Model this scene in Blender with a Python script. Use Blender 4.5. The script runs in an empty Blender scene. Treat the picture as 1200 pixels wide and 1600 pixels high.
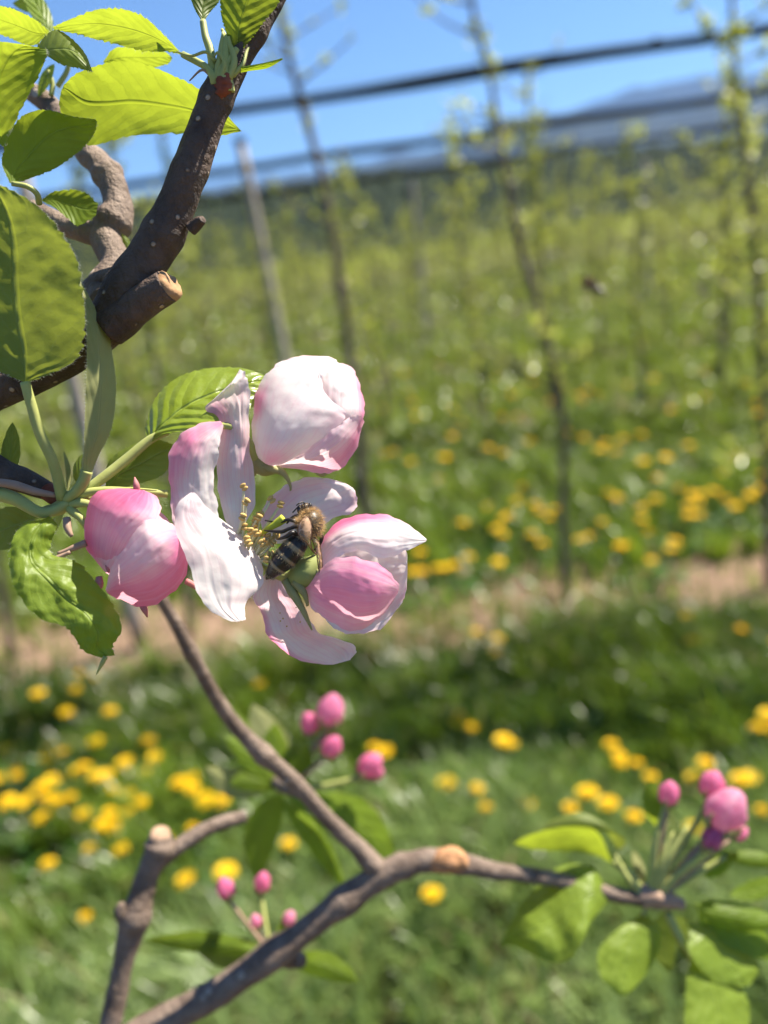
import bpy, math, random
import numpy as np
from mathutils import Vector, noise as mn

R_ = math.radians
SC = bpy.context.scene
COL = SC.collection
random.seed(7)
RNG = np.random.default_rng(7)

# ------------------------------------------------------------------ camera
FPX = 1250.0                 # focal length in photograph pixels (1200 x 1600)
D0 = 0.13                    # focus distance, metres
PITCH, ROLL = R_(17.7), R_(7.7)
CAM = np.array([0.0, 0.0, 1.40])
_f = np.array([0, math.cos(PITCH), -math.sin(PITCH)])
_u = np.array([0, math.sin(PITCH), math.cos(PITCH)])
_x = np.array([1.0, 0, 0])
CR = math.cos(ROLL) * _x - math.sin(ROLL) * _u
CU = math.sin(ROLL) * _x + math.cos(ROLL) * _u
CF = _f
cam = bpy.data.cameras.new('camera')
cam.sensor_fit = 'VERTICAL'
cam.sensor_height = 36.0
cam.lens = FPX / 1600 * 36.0
cam.clip_start = 0.005
cam.clip_end = 90000
cam.dof.use_dof = True
cam.dof.focus_distance = D0
cam.dof.aperture_fstop = 10.5
camo = bpy.data.objects.new('camera', cam)
COL.objects.link(camo)
from mathutils import Matrix
camo.matrix_world = Matrix(((CR[0], CU[0], -CF[0], CAM[0]), (CR[1], CU[1], -CF[1], CAM[1]),
                            (CR[2], CU[2], -CF[2], CAM[2]), (0, 0, 0, 1)))
SC.camera = camo

# ------------------------------------------------------------------ sky and sun
SUN_TO = np.array([0.56, 0.26, 0.80]); SUN_TO = SUN_TO / np.linalg.norm(SUN_TO)
SUN_EL = math.asin(SUN_TO[2])
SUN_AZ = math.atan2(SUN_TO[0], SUN_TO[1])
world = bpy.data.worlds.new('World')
SC.world = world
world.use_nodes = True
wn = world.node_tree
sky = wn.nodes.new('ShaderNodeTexSky')
sky.sky_type = 'NISHITA'
sky.sun_disc = False
sky.sun_elevation = SUN_EL
sky.sun_rotation = SUN_AZ
sky.altitude = 3000
sky.air_density = 1.5
sky.dust_density = 0.0
sky.ozone_density = 8.0
bg = wn.nodes['Background']
bg.inputs[1].default_value = 0.051
wn.links.new(sky.outputs[0], bg.inputs[0])
sl = bpy.data.lights.new('sun', 'SUN')
sl.energy = 5.0
sl.angle = R_(0.53)
sl.color = (1.0, 0.93, 0.80)
so = bpy.data.objects.new('sun', sl)
COL.objects.link(so)
so.rotation_euler = Vector(SUN_TO).to_track_quat('Z', 'Y').to_euler()
so.location = (3, 1, 6)
vs = SC.view_settings
vs.view_transform = 'Standard'
vs.look = 'None'
vs.gamma = 1.0
vs.exposure = 1.5
vs.use_curve_mapping = False
SC.render.film_transparent = False
cy = SC.cycles
cy.max_bounces = 10
cy.transparent_max_bounces = 12
cy.transmission_bounces = 6
cy.diffuse_bounces = 5
cy.volume_bounces = 1
cy.caustics_reflective = False
cy.caustics_refractive = False
cy.sample_clamp_indirect = 6.0

# ------------------------------------------------------------------ geometry helpers
ZS = 0.0                      # extra depth of the group being built
def P(x, y, z=0.0):
    """photo pixel + depth towards the viewer (in focus-plane pixels) -> world point"""
    d = D0 - (z + ZS) * D0 / FPX
    return CAM + d * ((x - 600) / FPX * CR - (y - 800) / FPX * CU + CF)

def pxr(z):                   # metres per pixel at that depth
    return (D0 - (z + ZS) * D0 / FPX) / FPX

def PA(a):
    a = np.asarray(a, float).reshape(-1, 3)
    d = (D0 - (a[:, 2] + ZS) * D0 / FPX)[:, None]
    return CAM + d * ((a[:, 0:1] - 600) / FPX * CR - (a[:, 1:2] - 800) / FPX * CU + CF)

def ray(x, y):
    v = (x - 600) / FPX * CR - (y - 800) / FPX * CU + CF
    return v
def G(x, y, h=0.0):           # point on the ground (height h) seen at that pixel
    v = ray(x, y)
    return CAM + v * ((h - CAM[2]) / v[2])

ROWA = R_(5.4)
ROWT = np.array([-math.cos(ROWA), math.sin(ROWA), 0])
ROWN = np.array([math.sin(ROWA), math.cos(ROWA), 0])
def RP(x, y, D):              # point on the upright plane of an orchard row
    v = ray(x, y)
    return CAM + v * ((D - CAM @ ROWN) / (v @ ROWN))
ROW1 = float(G(885, 950) @ ROWN)
ROWGAP = 3.3
ROWS = [ROW1 + i * ROWGAP for i in range(40)]

def crom(P_, n):
    """Catmull-Rom resample of an (k,m) array into n rows"""
    A = np.asarray(P_, float)
    k = len(A)
    if k == 2:
        t = np.linspace(0, 1, n)[:, None]
        return A[0] * (1 - t) + A[1] * t
    E = np.vstack([2 * A[0] - A[1], A, 2 * A[-1] - A[-2]])
    s = np.linspace(0, k - 1, n)
    i = np.minimum(s.astype(int), k - 2)
    t = (s - i)[:, None]
    p0, p1, p2, p3 = E[i], E[i + 1], E[i + 2], E[i + 3]
    return 0.5 * (2 * p1 + (p2 - p0) * t + (2 * p0 - 5 * p1 + 4 * p2 - p3) * t * t + (3 * p1 - p0 - 3 * p2 + p3) * t ** 3)

LOC = {}
def tag(o, label=None, cat=None, group=None, kind=None):
    if label: o['label'] = label
    if cat: o['category'] = cat
    if group: o['group'] = group
    if kind: o['kind'] = kind
    return o

def thing(name, loc, label, cat, group=None):
    o = bpy.data.objects.new(name, None)
    o.empty_display_size = 0.02
    COL.objects.link(o)
    o.location = tuple(loc)
    LOC[o.name] = np.array(loc, float)
    return tag(o, label, cat, group)

def mesh(name, V, F, mat, parent=None, uv=None, attrs=None, smooth=True, loc=None, label=None):
    V = np.asarray(V, float)
    if parent is not None:
        base = LOC[parent.name]
    else:
        base = np.array(loc, float) if loc is not None else np.zeros(3)
    me = bpy.data.meshes.new(name)
    W = V - base
    if isinstance(F, np.ndarray):
        k = F.shape[1]
        me.vertices.add(len(W)); me.vertices.foreach_set('co', W.astype(np.float32).ravel())
        me.loops.add(F.size); me.loops.foreach_set('vertex_index', F.astype(np.int32).ravel())
        me.polygons.add(len(F)); me.polygons.foreach_set('loop_start', np.arange(0, F.size, k, dtype=np.int32))
        me.update(calc_edges=True)
    else:
        me.from_pydata(W.tolist(), [], F)
    if smooth:
        me.polygons.foreach_set('use_smooth', np.ones(len(me.polygons), bool))
    if uv is not None:
        li = np.zeros(len(me.loops), np.int32); me.loops.foreach_get('vertex_index', li)
        l = me.uv_layers.new(name='UVMap')
        l.data.foreach_set('uv', np.asarray(uv, np.float32)[li].ravel())
    for an, av in (attrs or {}).items():
        av = np.asarray(av, np.float32)
        if av.ndim == 1:
            a = me.attributes.new(an, 'FLOAT', 'POINT'); a.data.foreach_set('value', av)
        else:
            a = me.attributes.new(an, 'FLOAT_COLOR', 'POINT'); a.data.foreach_set('color', np.hstack([av, np.ones((len(av), 1), np.float32)]).ravel())
    if mat: me.materials.append(mat)
    o = bpy.data.objects.new(name, me)
    COL.objects.link(o)
    if parent is not None:
        o.parent = parent
        LOC[o.name] = base
    else:
        o.location = tuple(base)
        LOC[o.name] = base
    if label: o['label'] = label
    return o

def grid_faces(nu, nv, wrap=False):
    F = []
    m = nv if wrap else nv - 1
    for i in range(nu - 1):
        for j in range(m):
            a = i * nv + j; b = i * nv + (j + 1) % nv
            F.append((a, b, b + nv, a + nv))
    return F

def tube(pts, rad, n=10, seg=6, bump=0.0, bscale=1.0, seed=0, cap=True, knots=()):
    """tapered tube through world points; returns V, F, UV"""
    pts = np.asarray(pts, float); k = len(pts)
    rad = np.broadcast_to(np.asarray(rad, float), (k,))
    N = (k - 1) * seg + 1
    A = crom(np.hstack([pts, rad[:, None]]), N)
    C, r = A[:, :3], np.maximum(A[:, 3], 1e-6)
    T = np.gradient(C, axis=0); T /= np.linalg.norm(T, axis=1)[:, None] + 1e-12
    up = np.array([0.13, 0.31, 0.94]); 
    if abs(T[0] @ up) > 0.9: up = np.array([1.0, 0.1, 0])
    a = np.cross(T[0], up); a /= np.linalg.norm(a)
    V = []; UV = []; L = 0
    for i in range(N):
        a = a - T[i] * (a @ T[i]); a /= np.linalg.norm(a)
        b = np.cross(T[i], a)
        if i: L += np.linalg.norm(C[i] - C[i - 1])
        kk = 1.0
        for (u0, w, amt) in knots:
            kk += amt * math.exp(-((i / (N - 1) - u0) / w) ** 2)
        for j in range(n):
            th = 2 * math.pi * j / n
            d = math.cos(th) * a + math.sin(th) * b
            rr = r[i] * kk
            if bump:
                q = Vector((C[i] + d * r[i]) * bscale) + Vector((seed * 3.1, 0, 0))
                rr *= 1 + bump * (mn.noise(q) + 0.5 * mn.noise(q * 2.3))
            V.append(C[i] + d * rr); UV.append((L / max(r.max(), 1e-6), j / n))
    F = grid_faces(N, n, True)
    if cap:
        V.append(C[0]); UV.append((0, 0)); V.append(C[-1]); UV.append((L, 0))
        c0, c1 = len(V) - 2, len(V) - 1
        for j in range(n):
            F.append((c0, (j + 1) % n, j)); q = (N - 1) * n
            F.append((c1, q + j, q + (j + 1) % n))
    return np.array(V), F, np.array(UV)

def join(*parts):
    V, F, UV = [], [], []; o = 0
    for v, f, u in parts:
        V.append(v); UV.append(u); F += [tuple(i + o for i in q) for q in f]; o += len(v)
    return np.vstack(V), F, np.vstack(UV)

def ball(c, rx, axis=None, ry=None, n=10, m=8):
    """ellipsoid: long radius ry along axis"""
    ry = ry or rx
    ax = np.array(axis if axis is not None else (0, 0, 1.0), float); ax /= np.linalg.norm(ax)
    h = np.array([1.0, 0, 0]) if abs(ax[0]) < .8 else np.array([0, 1.0, 0])
    a = np.cross(ax, h); a /= np.linalg.norm(a); b = np.cross(ax, a)
    V, UV = [], []
    for i in range(m + 1):
        ph = math.pi * i / m
        for j in range(n):
            th = 2 * math.pi * j / n
            V.append(np.array(c) - ax * ry * math.cos(ph) + rx * max(math.sin(ph), 1e-3) * (math.cos(th) * a + math.sin(th) * b))
            UV.append((i / m, j / n))
    return np.array(V), grid_faces(m + 1, n, True), np.array(UV)

# ------------------------------------------------------------------ material helpers
class M:
    def __init__(s, name):
        s.mat = bpy.data.materials.new(name); s.mat.use_nodes = True
        s.t = s.mat.node_tree; s.t.nodes.clear()
        s.out = s.t.nodes.new('ShaderNodeOutputMaterial')
    def n(s, ty, ins=None, **kw):
        nd = s.t.nodes.new('ShaderNode' + ty)
        for k, v in kw.items(): setattr(nd, k, v)
        for k, v in (ins or {}).items(): s.set(nd.inputs[k], v)
        return nd
    def set(s, sock, v):
        if isinstance(v, bpy.types.NodeSocket): s.t.links.new(v, sock)
        elif isinstance(v, bpy.types.Node): s.t.links.new(v.outputs[0], sock)
        else:
            if isinstance(v, tuple) and len(v) == 3 and sock.type == 'RGBA': v = (*v, 1)
            sock.default_value = v
    def m(s, op, a, b=0.0, c=0.0):
        return s.n('Math', {0: a, 1: b, 2: c}, operation=op).outputs[0]
    def mix(s, f, a, b):
        nd = s.n('Mix', data_type='RGBA')
        s.set(nd.inputs[0], f); s.set(nd.inputs[6], a); s.set(nd.inputs[7], b)
        return nd.outputs[2]
    def ramp(s, f, *stops):
        nd = s.n('ValToRGB'); s.set(nd.inputs[0], f)
        e = nd.color_ramp.elements
        while len(e) < len(stops): e.new(0.5)
        for el, (p, c) in zip(e, stops):
            el.position = p; el.color = (*c, 1) if len(c) == 3 else c
        return nd.outputs[0]
    def noise(s, scale, detail=3, vec=None, rough=0.5):
        nd = s.n('TexNoise', {'Scale': scale, 'Detail': detail, 'Roughness': rough})
        if vec is not None: s.set(nd.inputs['Vector'], vec)
        return nd.outputs[0]
    def geo(s): return s.n('NewGeometry').outputs['Position']
    def obj(s): return s.n('TexCoord').outputs['Object']
    def attr(s, name, out='Fac'): return s.n('Attribute', attribute_name=name).outputs[out]
    def bump(s, h, dist, strength=1.0, normal=None):
        nd = s.n('Bump', {'Height': h, 'Distance': dist, 'Strength': strength})
        if normal is not None: s.set(nd.inputs['Normal'], normal)
        return nd.outputs[0]
    def pr(s, color, rough=0.6, spec=0.4, normal=None, **kw):
        nd = s.n('BsdfPrincipled', {'Base Color': color, 'Roughness': rough, 'Specular IOR Level': spec})
        if normal is not None: s.set(nd.inputs['Normal'], normal)
        for k, v in kw.items(): s.set(nd.inputs[k], v)
        return nd.outputs[0]
    def trans(s, color, normal=None):
        nd = s.n('BsdfTranslucent', {'Color': color})
        if normal is not None: s.set(nd.inputs['Normal'], normal)
        return nd.outputs[0]
    def mixs(s, f, a, b):
        return s.n('MixShader', {0: f, 1: a, 2: b}).outputs[0]
    def done(s, sh):
        s.t.links.new(sh, s.out.inputs[0]); return s.mat

def mat_petal():
    m = M('petal'); uv = m.n('UVMap').outputs[0]
    sx = m.n('SeparateXYZ', {0: uv}); u, v = sx.outputs[0], sx.outputs[1]
    nz = m.noise(260, 4, m.geo())
    fine = m.noise(1500, 3, m.geo())
    wob = m.noise(110, 2, m.geo())
    tint = m.attr('tint')
    tt = m.m('ADD', tint, m.m('MULTIPLY', m.m('SUBTRACT', nz, 0.5), 0.35))
    tt = m.m('MULTIPLY', tt, m.m('GREATER_THAN', tt, 0.0))
    st = m.n('CombineXYZ', {0: m.m('MULTIPLY', u, 3.0), 1: m.m('MULTIPLY', v, 34.0), 2: m.m('MULTIPLY', wob, 1.5)})
    streak = m.noise(1.0, 3, st.outputs[0], 0.6)
    tt = m.m('MULTIPLY', tt, m.m('ADD', 0.45, m.m('MULTIPLY', streak, 1.1)))
    # fan of fine veins running up the petal
    vv = m.m('MULTIPLY', m.m('SUBTRACT', v, 0.5), m.m('SUBTRACT', 9.0, m.m('MULTIPLY', u, 1.5)))
    vv = m.m('ADD', vv, m.m('MULTIPLY', m.m('SUBTRACT', wob, 0.5), 2.2))
    fr = m.m('ABSOLUTE', m.m('SUBTRACT', m.m('FRACT', vv), 0.5))
    vein = m.m('SUBTRACT', 1.0, m.n('MapRange', {0: fr, 1: 0.0, 2: 0.16}).outputs[0])
    veinc = m.m('MULTIPLY', vein, m.m('ADD', 0.07, m.m('MULTIPLY', tint, 0.95)))
    white = (0.85, 0.795, 0.78)
    c = m.ramp(tt, (0.0, white), (0.25, (0.82, 0.53, 0.60)), (0.6, (0.78, 0.24, 0.42)), (1.0, (0.72, 0.13, 0.30)))
    c = m.mix(veinc, c, (0.74, 0.22, 0.42))
    h = m.m('ADD', m.m('MULTIPLY', vein, -0.05), m.m('ADD', m.m('MULTIPLY', nz, 0.9), m.m('MULTIPLY', fine, 0.12)))
    b = m.bump(h, 0.00022, 0.6)
    p = m.pr(c, 0.62, 0.18, b)
    t = m.trans(m.mix(0.35, c, (0.98, 0.90, 0.86)), b)
    return m.done(m.mixs(0.5, p, t))

def mat_leaf(name, top=(0.14, 0.185, 0.03), tr=(0.38, 0.44, 0.05), gloss=0.48, nv=8.0, quilt=0.0006, tfac=0.45, pale=0.0, spec=0.3):
    m = M(name); uv = m.n('UVMap').outputs[0]
    sx = m.n('SeparateXYZ', {0: uv}); u, v = sx.outputs[0], sx.outputs[1]
    av = m.m('ABSOLUTE', m.m('SUBTRACT', m.m('MULTIPLY', v, 2.0), 1.0))
    nz = m.noise(180, 4, m.geo()); fine = m.noise(1100, 3, m.geo())
    s = m.m('SUBTRACT', m.m('MULTIPLY', u, nv), m.m('MULTIPLY', m.m('POWER', av, 1.2), 2.0))
    s = m.m('ADD', s, m.m('MULTIPLY', m.m('SUBTRACT', nz, 0.5), 1.3))
    fr = m.m('ABSOLUTE', m.m('SUBTRACT', m.m('FRACT', s), 0.5))        # 0.5 at a vein
    lat = m.n('MapRange', {0: fr, 1: 0.43, 2: 0.5}).outputs[0]
    mid = m.m('SUBTRACT', 1.0, m.n('MapRange', {0: av, 1: 0.015, 2: 0.06}).outputs[0])
    net = m.n('TexVoronoi', {'Scale': 900.0, 'Vector': m.geo()}, feature='DISTANCE_TO_EDGE').outputs[0]
    netv = m.m('SUBTRACT', 1.0, m.n('MapRange', {0: net, 1: 0.0, 2: 0.10}).outputs[0])
    vein = m.m('MAXIMUM', m.m('MULTIPLY', lat, 0.7), mid)
    veinc = m.m('MAXIMUM', vein, m.m('MULTIPLY', netv, 0.22))
    lite = tuple(min(1, x * 1.6 + 0.05) for x in top)
    ca = m.mix(nz, tuple(x * 0.7 for x in top), tuple(x * 1.35 for x in top))
    ca = m.mix(m.m('MULTIPLY', veinc, 0.6), ca, lite)
    # the underside of an apple leaf is paler and downy
    back = m.n('NewGeometry').outputs['Backfacing']
    down = (top[0] * .85 + .055, top[1] * .85 + .06, top[2] + .025)
    ca = m.mix(m.m('MULTIPLY', back, 0.55), ca, down)
    if pale: ca = m.mix(pale, ca, (0.46, 0.46, 0.21))
    tc = m.mix(m.m('MULTIPLY', veinc, 0.38), m.mix(nz, tuple(x * 0.75 for x in tr), tuple(x * 1.25 for x in tr)), tuple(x * 0.45 for x in tr))
    h = m.m('ADD', m.m('MULTIPLY', fr, -0.55), m.m('ADD', m.m('MULTIPLY', mid, -0.8), m.m('ADD', m.m('MULTIPLY', netv, -0.018), m.m('MULTIPLY', fine, 0.05))))
    b = m.bump(h, quilt, 0.45)
    p = m.pr(ca, gloss, spec, b)
    return m.done(m.mixs(tfac, p, m.trans(tc, b)))

def mat_bark(name, a, b_, spots, sscale=260.0, rough=0.75, sthr=0.16, bscale=1.0):
    m = M(name); g = m.geo()
    n1 = m.noise(140 * bscale, 5, g, 0.6); n2 = m.noise(650 * bscale, 4, g, 0.6)
    vo = m.n('TexVoronoi', {'Scale': sscale, 'Vector': g, 'Randomness': 1.0})
    d = vo.outputs['Distance']
    pick = m.m('GREATER_THAN', m.n('SeparateColor', {0: vo.outputs['Color']}).outputs[0], 0.68)
    spot = m.m('MULTIPLY', pick, m.m('SUBTRACT', 1.0, m.n('MapRange', {0: d, 1: sthr, 2: sthr + 0.09}).outputs[0]))
    c = m.mix(m.ramp(n1, (0.35, (0, 0, 0)), (0.68, (1, 1, 1))), a, b_)
    c = m.mix(m.m('MULTIPLY', n2, 0.35), c, tuple(x * 0.45 for x in a))
    c = m.mix(m.m('MULTIPLY', spot, 0.85), c, spots)
    crk = m.n('TexVoronoi', {'Scale': 330.0 * bscale, 'Vector': m.n('Mapping', {'Vector': g, 'Scale': (1.6, 1.0, .45)}).outputs[0]}, feature='DISTANCE_TO_EDGE').outputs[0]
    crk = m.n('MapRange', {0: m.m('ADD', crk, m.m('MULTIPLY', n2, .12)), 1: 0.04, 2: 0.16}).outputs[0]
    c = m.mix(m.m('MULTIPLY', m.m('SUBTRACT', 1.0, crk), .13), c, tuple(x * 0.4 for x in a))
    h = m.m('ADD', m.m('MULTIPLY', n2, 1.0), m.m('ADD', m.m('MULTIPLY', n1, 1.3), m.m('ADD', m.m('MULTIPLY', spot, 0.7), m.m('MULTIPLY', crk, .07))))
    return m.done(m.pr(c, rough, 0.35, m.bump(h, 0.0009 / bscale, 0.9)))

def mat_plain(name, color, rough=0.6, spec=0.35, nscale=0, var=0.25, bumpd=0.0, **kw):
    m = M(name); c = color; nb = None
    if nscale:
        n1 = m.noise(nscale, 4, m.geo())
        c = m.mix(n1, tuple(x * (1 - var) for x in color), tuple(min(1, x * (1 + var)) for x in color))
        if bumpd: nb = m.bump(n1, bumpd, 0.8)
    return m.done(m.pr(c, rough, spec, nb, **kw))

def mat_thin(name, color, tr, f=0.4, rough=0.6, nscale=300, var=0.2, spec=0.3):
    m = M(name); n1 = m.noise(nscale, 3, m.geo())
    c = m.mix(n1, tuple(x * (1 - var) for x in color), tuple(min(1, x * (1 + var)) for x in color))
    return m.done(m.mixs(f, m.pr(c, rough, spec), m.trans(tr)))

PETAL = mat_petal()
LEAF = mat_leaf('apple_leaf')
LEAF_BACK = mat_leaf('apple_leaf_sunlit', top=(0.13, 0.20, 0.014), tr=(0.38, 0.46, 0.03), tfac=0.55, gloss=0.5)
LEAF_GLOSSY = mat_leaf('young_leaf_glossy', top=(0.21, 0.28, 0.025), tr=(0.46, 0.52, 0.02), gloss=0.30, quilt=0.0012, tfac=0.35, spec=0.7)
LEAF_DOWN = mat_leaf('downy_leaf', top=(0.20, 0.21, 0.06), tr=(0.36, 0.38, 0.08), gloss=0.75, tfac=0.4, pale=0.5, quilt=0.0003)
LEAF_SOFT = mat_leaf('spring_leaf', top=(0.17, 0.25, 0.018), tr=(0.38, 0.50, 0.014), gloss=0.45, quilt=0.001, tfac=0.42)
BARK_DARK = mat_bark('bark_dark', (0.058, 0.036, 0.026), (0.15, 0.10, 0.072), (0.46, 0.34, 0.24), 430.0, sthr=0.15)
BARK_GREY = mat_bark('bark_grey', (0.13, 0.088, 0.064), (0.31, 0.23, 0.175), (0.42, 0.35, 0.28), 200)
BARK_TREE = mat_bark('bark_tree', (0.085, 0.060, 0.046), (0.20, 0.155, 0.125), (0.34, 0.3, 0.26), 60, bscale=0.12)
CUT = mat_plain('cut_wood', (0.38, 0.22, 0.11), 0.8, 0.2, 500, 0.5, 0.0005)
SCAR = mat_plain('bud_scar', (0.22, 0.055, 0.025), 0.6, 0.3, 500, 0.5, 0.0004)
PETIOLE = mat_plain('petiole', (0.36, 0.38, 0.11), 0.55, 0.3, 400, 0.2, 0.0001, **{'Subsurface Weight': 0.0, 'Sheen Weight': 0.08})
PETIOLE_RED = mat_plain('petiole_red', (0.34, 0.22, 0.15), 0.55, 0.3, 300, 0.3, 0.0001, **{'Sheen Weight': 0.08})
SEPAL = mat_thin('sepal', (0.42, 0.40, 0.17), (0.42, 0.42, 0.12), 0.3)
SEPAL_PINK = mat_thin('sepal_pink', (0.55, 0.22, 0.22), (0.5, 0.2, 0.2), 0.25)
FILAMENT = mat_thin('filament', (0.72, 0.70, 0.48), (0.7, 0.66, 0.4), 0.3)
ANTHER = mat_plain('anther', (0.60, 0.39, 0.13), 0.75, 0.2, 1500, 0.3, 0.0002)
PISTIL = mat_thin('pistil', (0.55, 0.60, 0.06), (0.5, 0.55, 0.05), 0.25)
FUZZ = mat_thin('fuzz', (0.62, 0.64, 0.52), (0.6, 0.62, 0.5), 0.4)

# ------------------------------------------------------------------ setting: ground, grass, hills
def vnoise(x, y, s, seed=0):
    """smooth value noise on numpy arrays"""
    X = x / s + 1000.37 + seed * 17.3; Y = y / s + 1000.71 + seed * 7.9
    xi = np.floor(X).astype(np.int64); yi = np.floor(Y).astype(np.int64)
    fx = X - xi; fy = Y - yi; fx = fx * fx * (3 - 2 * fx); fy = fy * fy * (3 - 2 * fy)
    def h(a, b):
        n = (a * 374761393 + b * 668265263 + seed * 974711) & 0x7fffffff
        n = ((n ^ (n >> 13)) * 1274126177) & 0x7fffffff
        return ((n ^ (n >> 16)) & 0xffff) / 65535.0
    return (h(xi, yi) * (1 - fx) + h(xi + 1, yi) * fx) * (1 - fy) + (h(xi, yi + 1) * (1 - fx) + h(xi + 1, yi + 1) * fx) * fy

def soil_half(t, k):          # half width of the bare strip under row k
    w = 0.31 if k == 0 else 0.10
    return w + 0.22 * (vnoise(t, t * 0 + k * 3.3, 0.45, k) - 0.5) + 0.12 * (vnoise(t, t * 0 + k, 0.13, k + 9) - 0.5)

m = M('ground')
pos = m.geo()
sx = m.n('SeparateXYZ', {0: pos})
dn = m.m('ADD', m.m('MULTIPLY', sx.outputs[0], float(ROWN[0])), m.m('MULTIPLY', sx.outputs[1], float(ROWN[1])))
rel = m.m('SUBTRACT', m.m('MODULO', m.m('ADD', dn, -ROW1 + ROWGAP * 0.5 + ROWGAP * 400), ROWGAP), ROWGAP * 0.5)
edge = m.m('ADD', m.m('ABSOLUTE', rel), m.m('MULTIPLY', m.m('SUBTRACT', m.noise(3.0, 4, pos), 0.5), 0.5))
soil = m.m('SUBTRACT', 1.0, m.n('MapRange', {0: edge, 1: 0.42, 2: 0.56}).outputs[0])
soil = m.m('MULTIPLY', soil, m.m('SUBTRACT', 1.0, m.m('MULTIPLY', m.m('GREATER_THAN', dn, ROW1 + 1.5), 0.72)))
sn = m.noise(9, 6, pos, 0.65); sf = m.noise(70, 4, pos, 0.7)
soilc = m.mix(sn, (0.20, 0.125, 0.08), (0.42, 0.29, 0.20))
soilc = m.mix(m.m('MULTIPLY', sf, 0.5), soilc, (0.10, 0.06, 0.04))
gr = m.mix(m.noise(1.3, 5, pos), (0.035, 0.045, 0.014), (0.11, 0.12, 0.035))
gr = m.mix(m.m('MULTIPLY', sf, 0.5), gr, (0.03, 0.035, 0.014))
hh = m.m('ADD', sn, m.m('MULTIPLY', sf, 0.35))
GROUND = m.done(m.pr(m.mix(soil, gr, soilc), 0.95, 0.15, m.bump(hh, 0.05, 0.8)))
gx = sorted(set([0.0] + [s * v for s in (-1, 1) for v in (1, 2, 4, 7, 12, 20, 40, 90, 200, 500, 1200, 3000, 8000, 20000)]))
gv = np.array([(a, b, 0.0) for b in gx for a in gx])
tag(mesh('ground', gv, grid_faces(len(gx), len(gx)), GROUND, smooth=False), kind='structure')

# soil crumbs and stones on the strip that shows
def clods():
    V, F = [], []
    n = 700
    for i in range(n):
        t = random.uniform(-3.2, 3.2); k = 0
        off = random.uniform(-1, 1) * 0.34
        c = ROWT * t + ROWN * (ROWS[k] + off)
        r = random.uniform(0.008, 0.03) * random.uniform(0.5, 1)
        o = len(V)
        for q in ((1, 0, 0), (0, 1, 0), (-1, 0, 0), (0, -1, 0), (0, 0, 1)):
            V.append(c + np.array(q) * r * np.array([random.uniform(.6, 1.4), random.uniform(.6, 1.4), random.uniform(.4, .9)]))
        F += [(o, o + 1, o + 4), (o + 1, o + 2, o + 4), (o + 2, o + 3, o + 4), (o + 3, o, o + 4)]
    return np.array(V), F
cv, cf = clods()
tag(mesh('soil_clods', cv, cf, mat_plain('soil_clod', (0.30, 0.205, 0.14), 0.95, 0.1, 60, 0.4)), 'crumbled brown soil clods on the bare strip under the trees', 'soil', kind='stuff')

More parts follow.
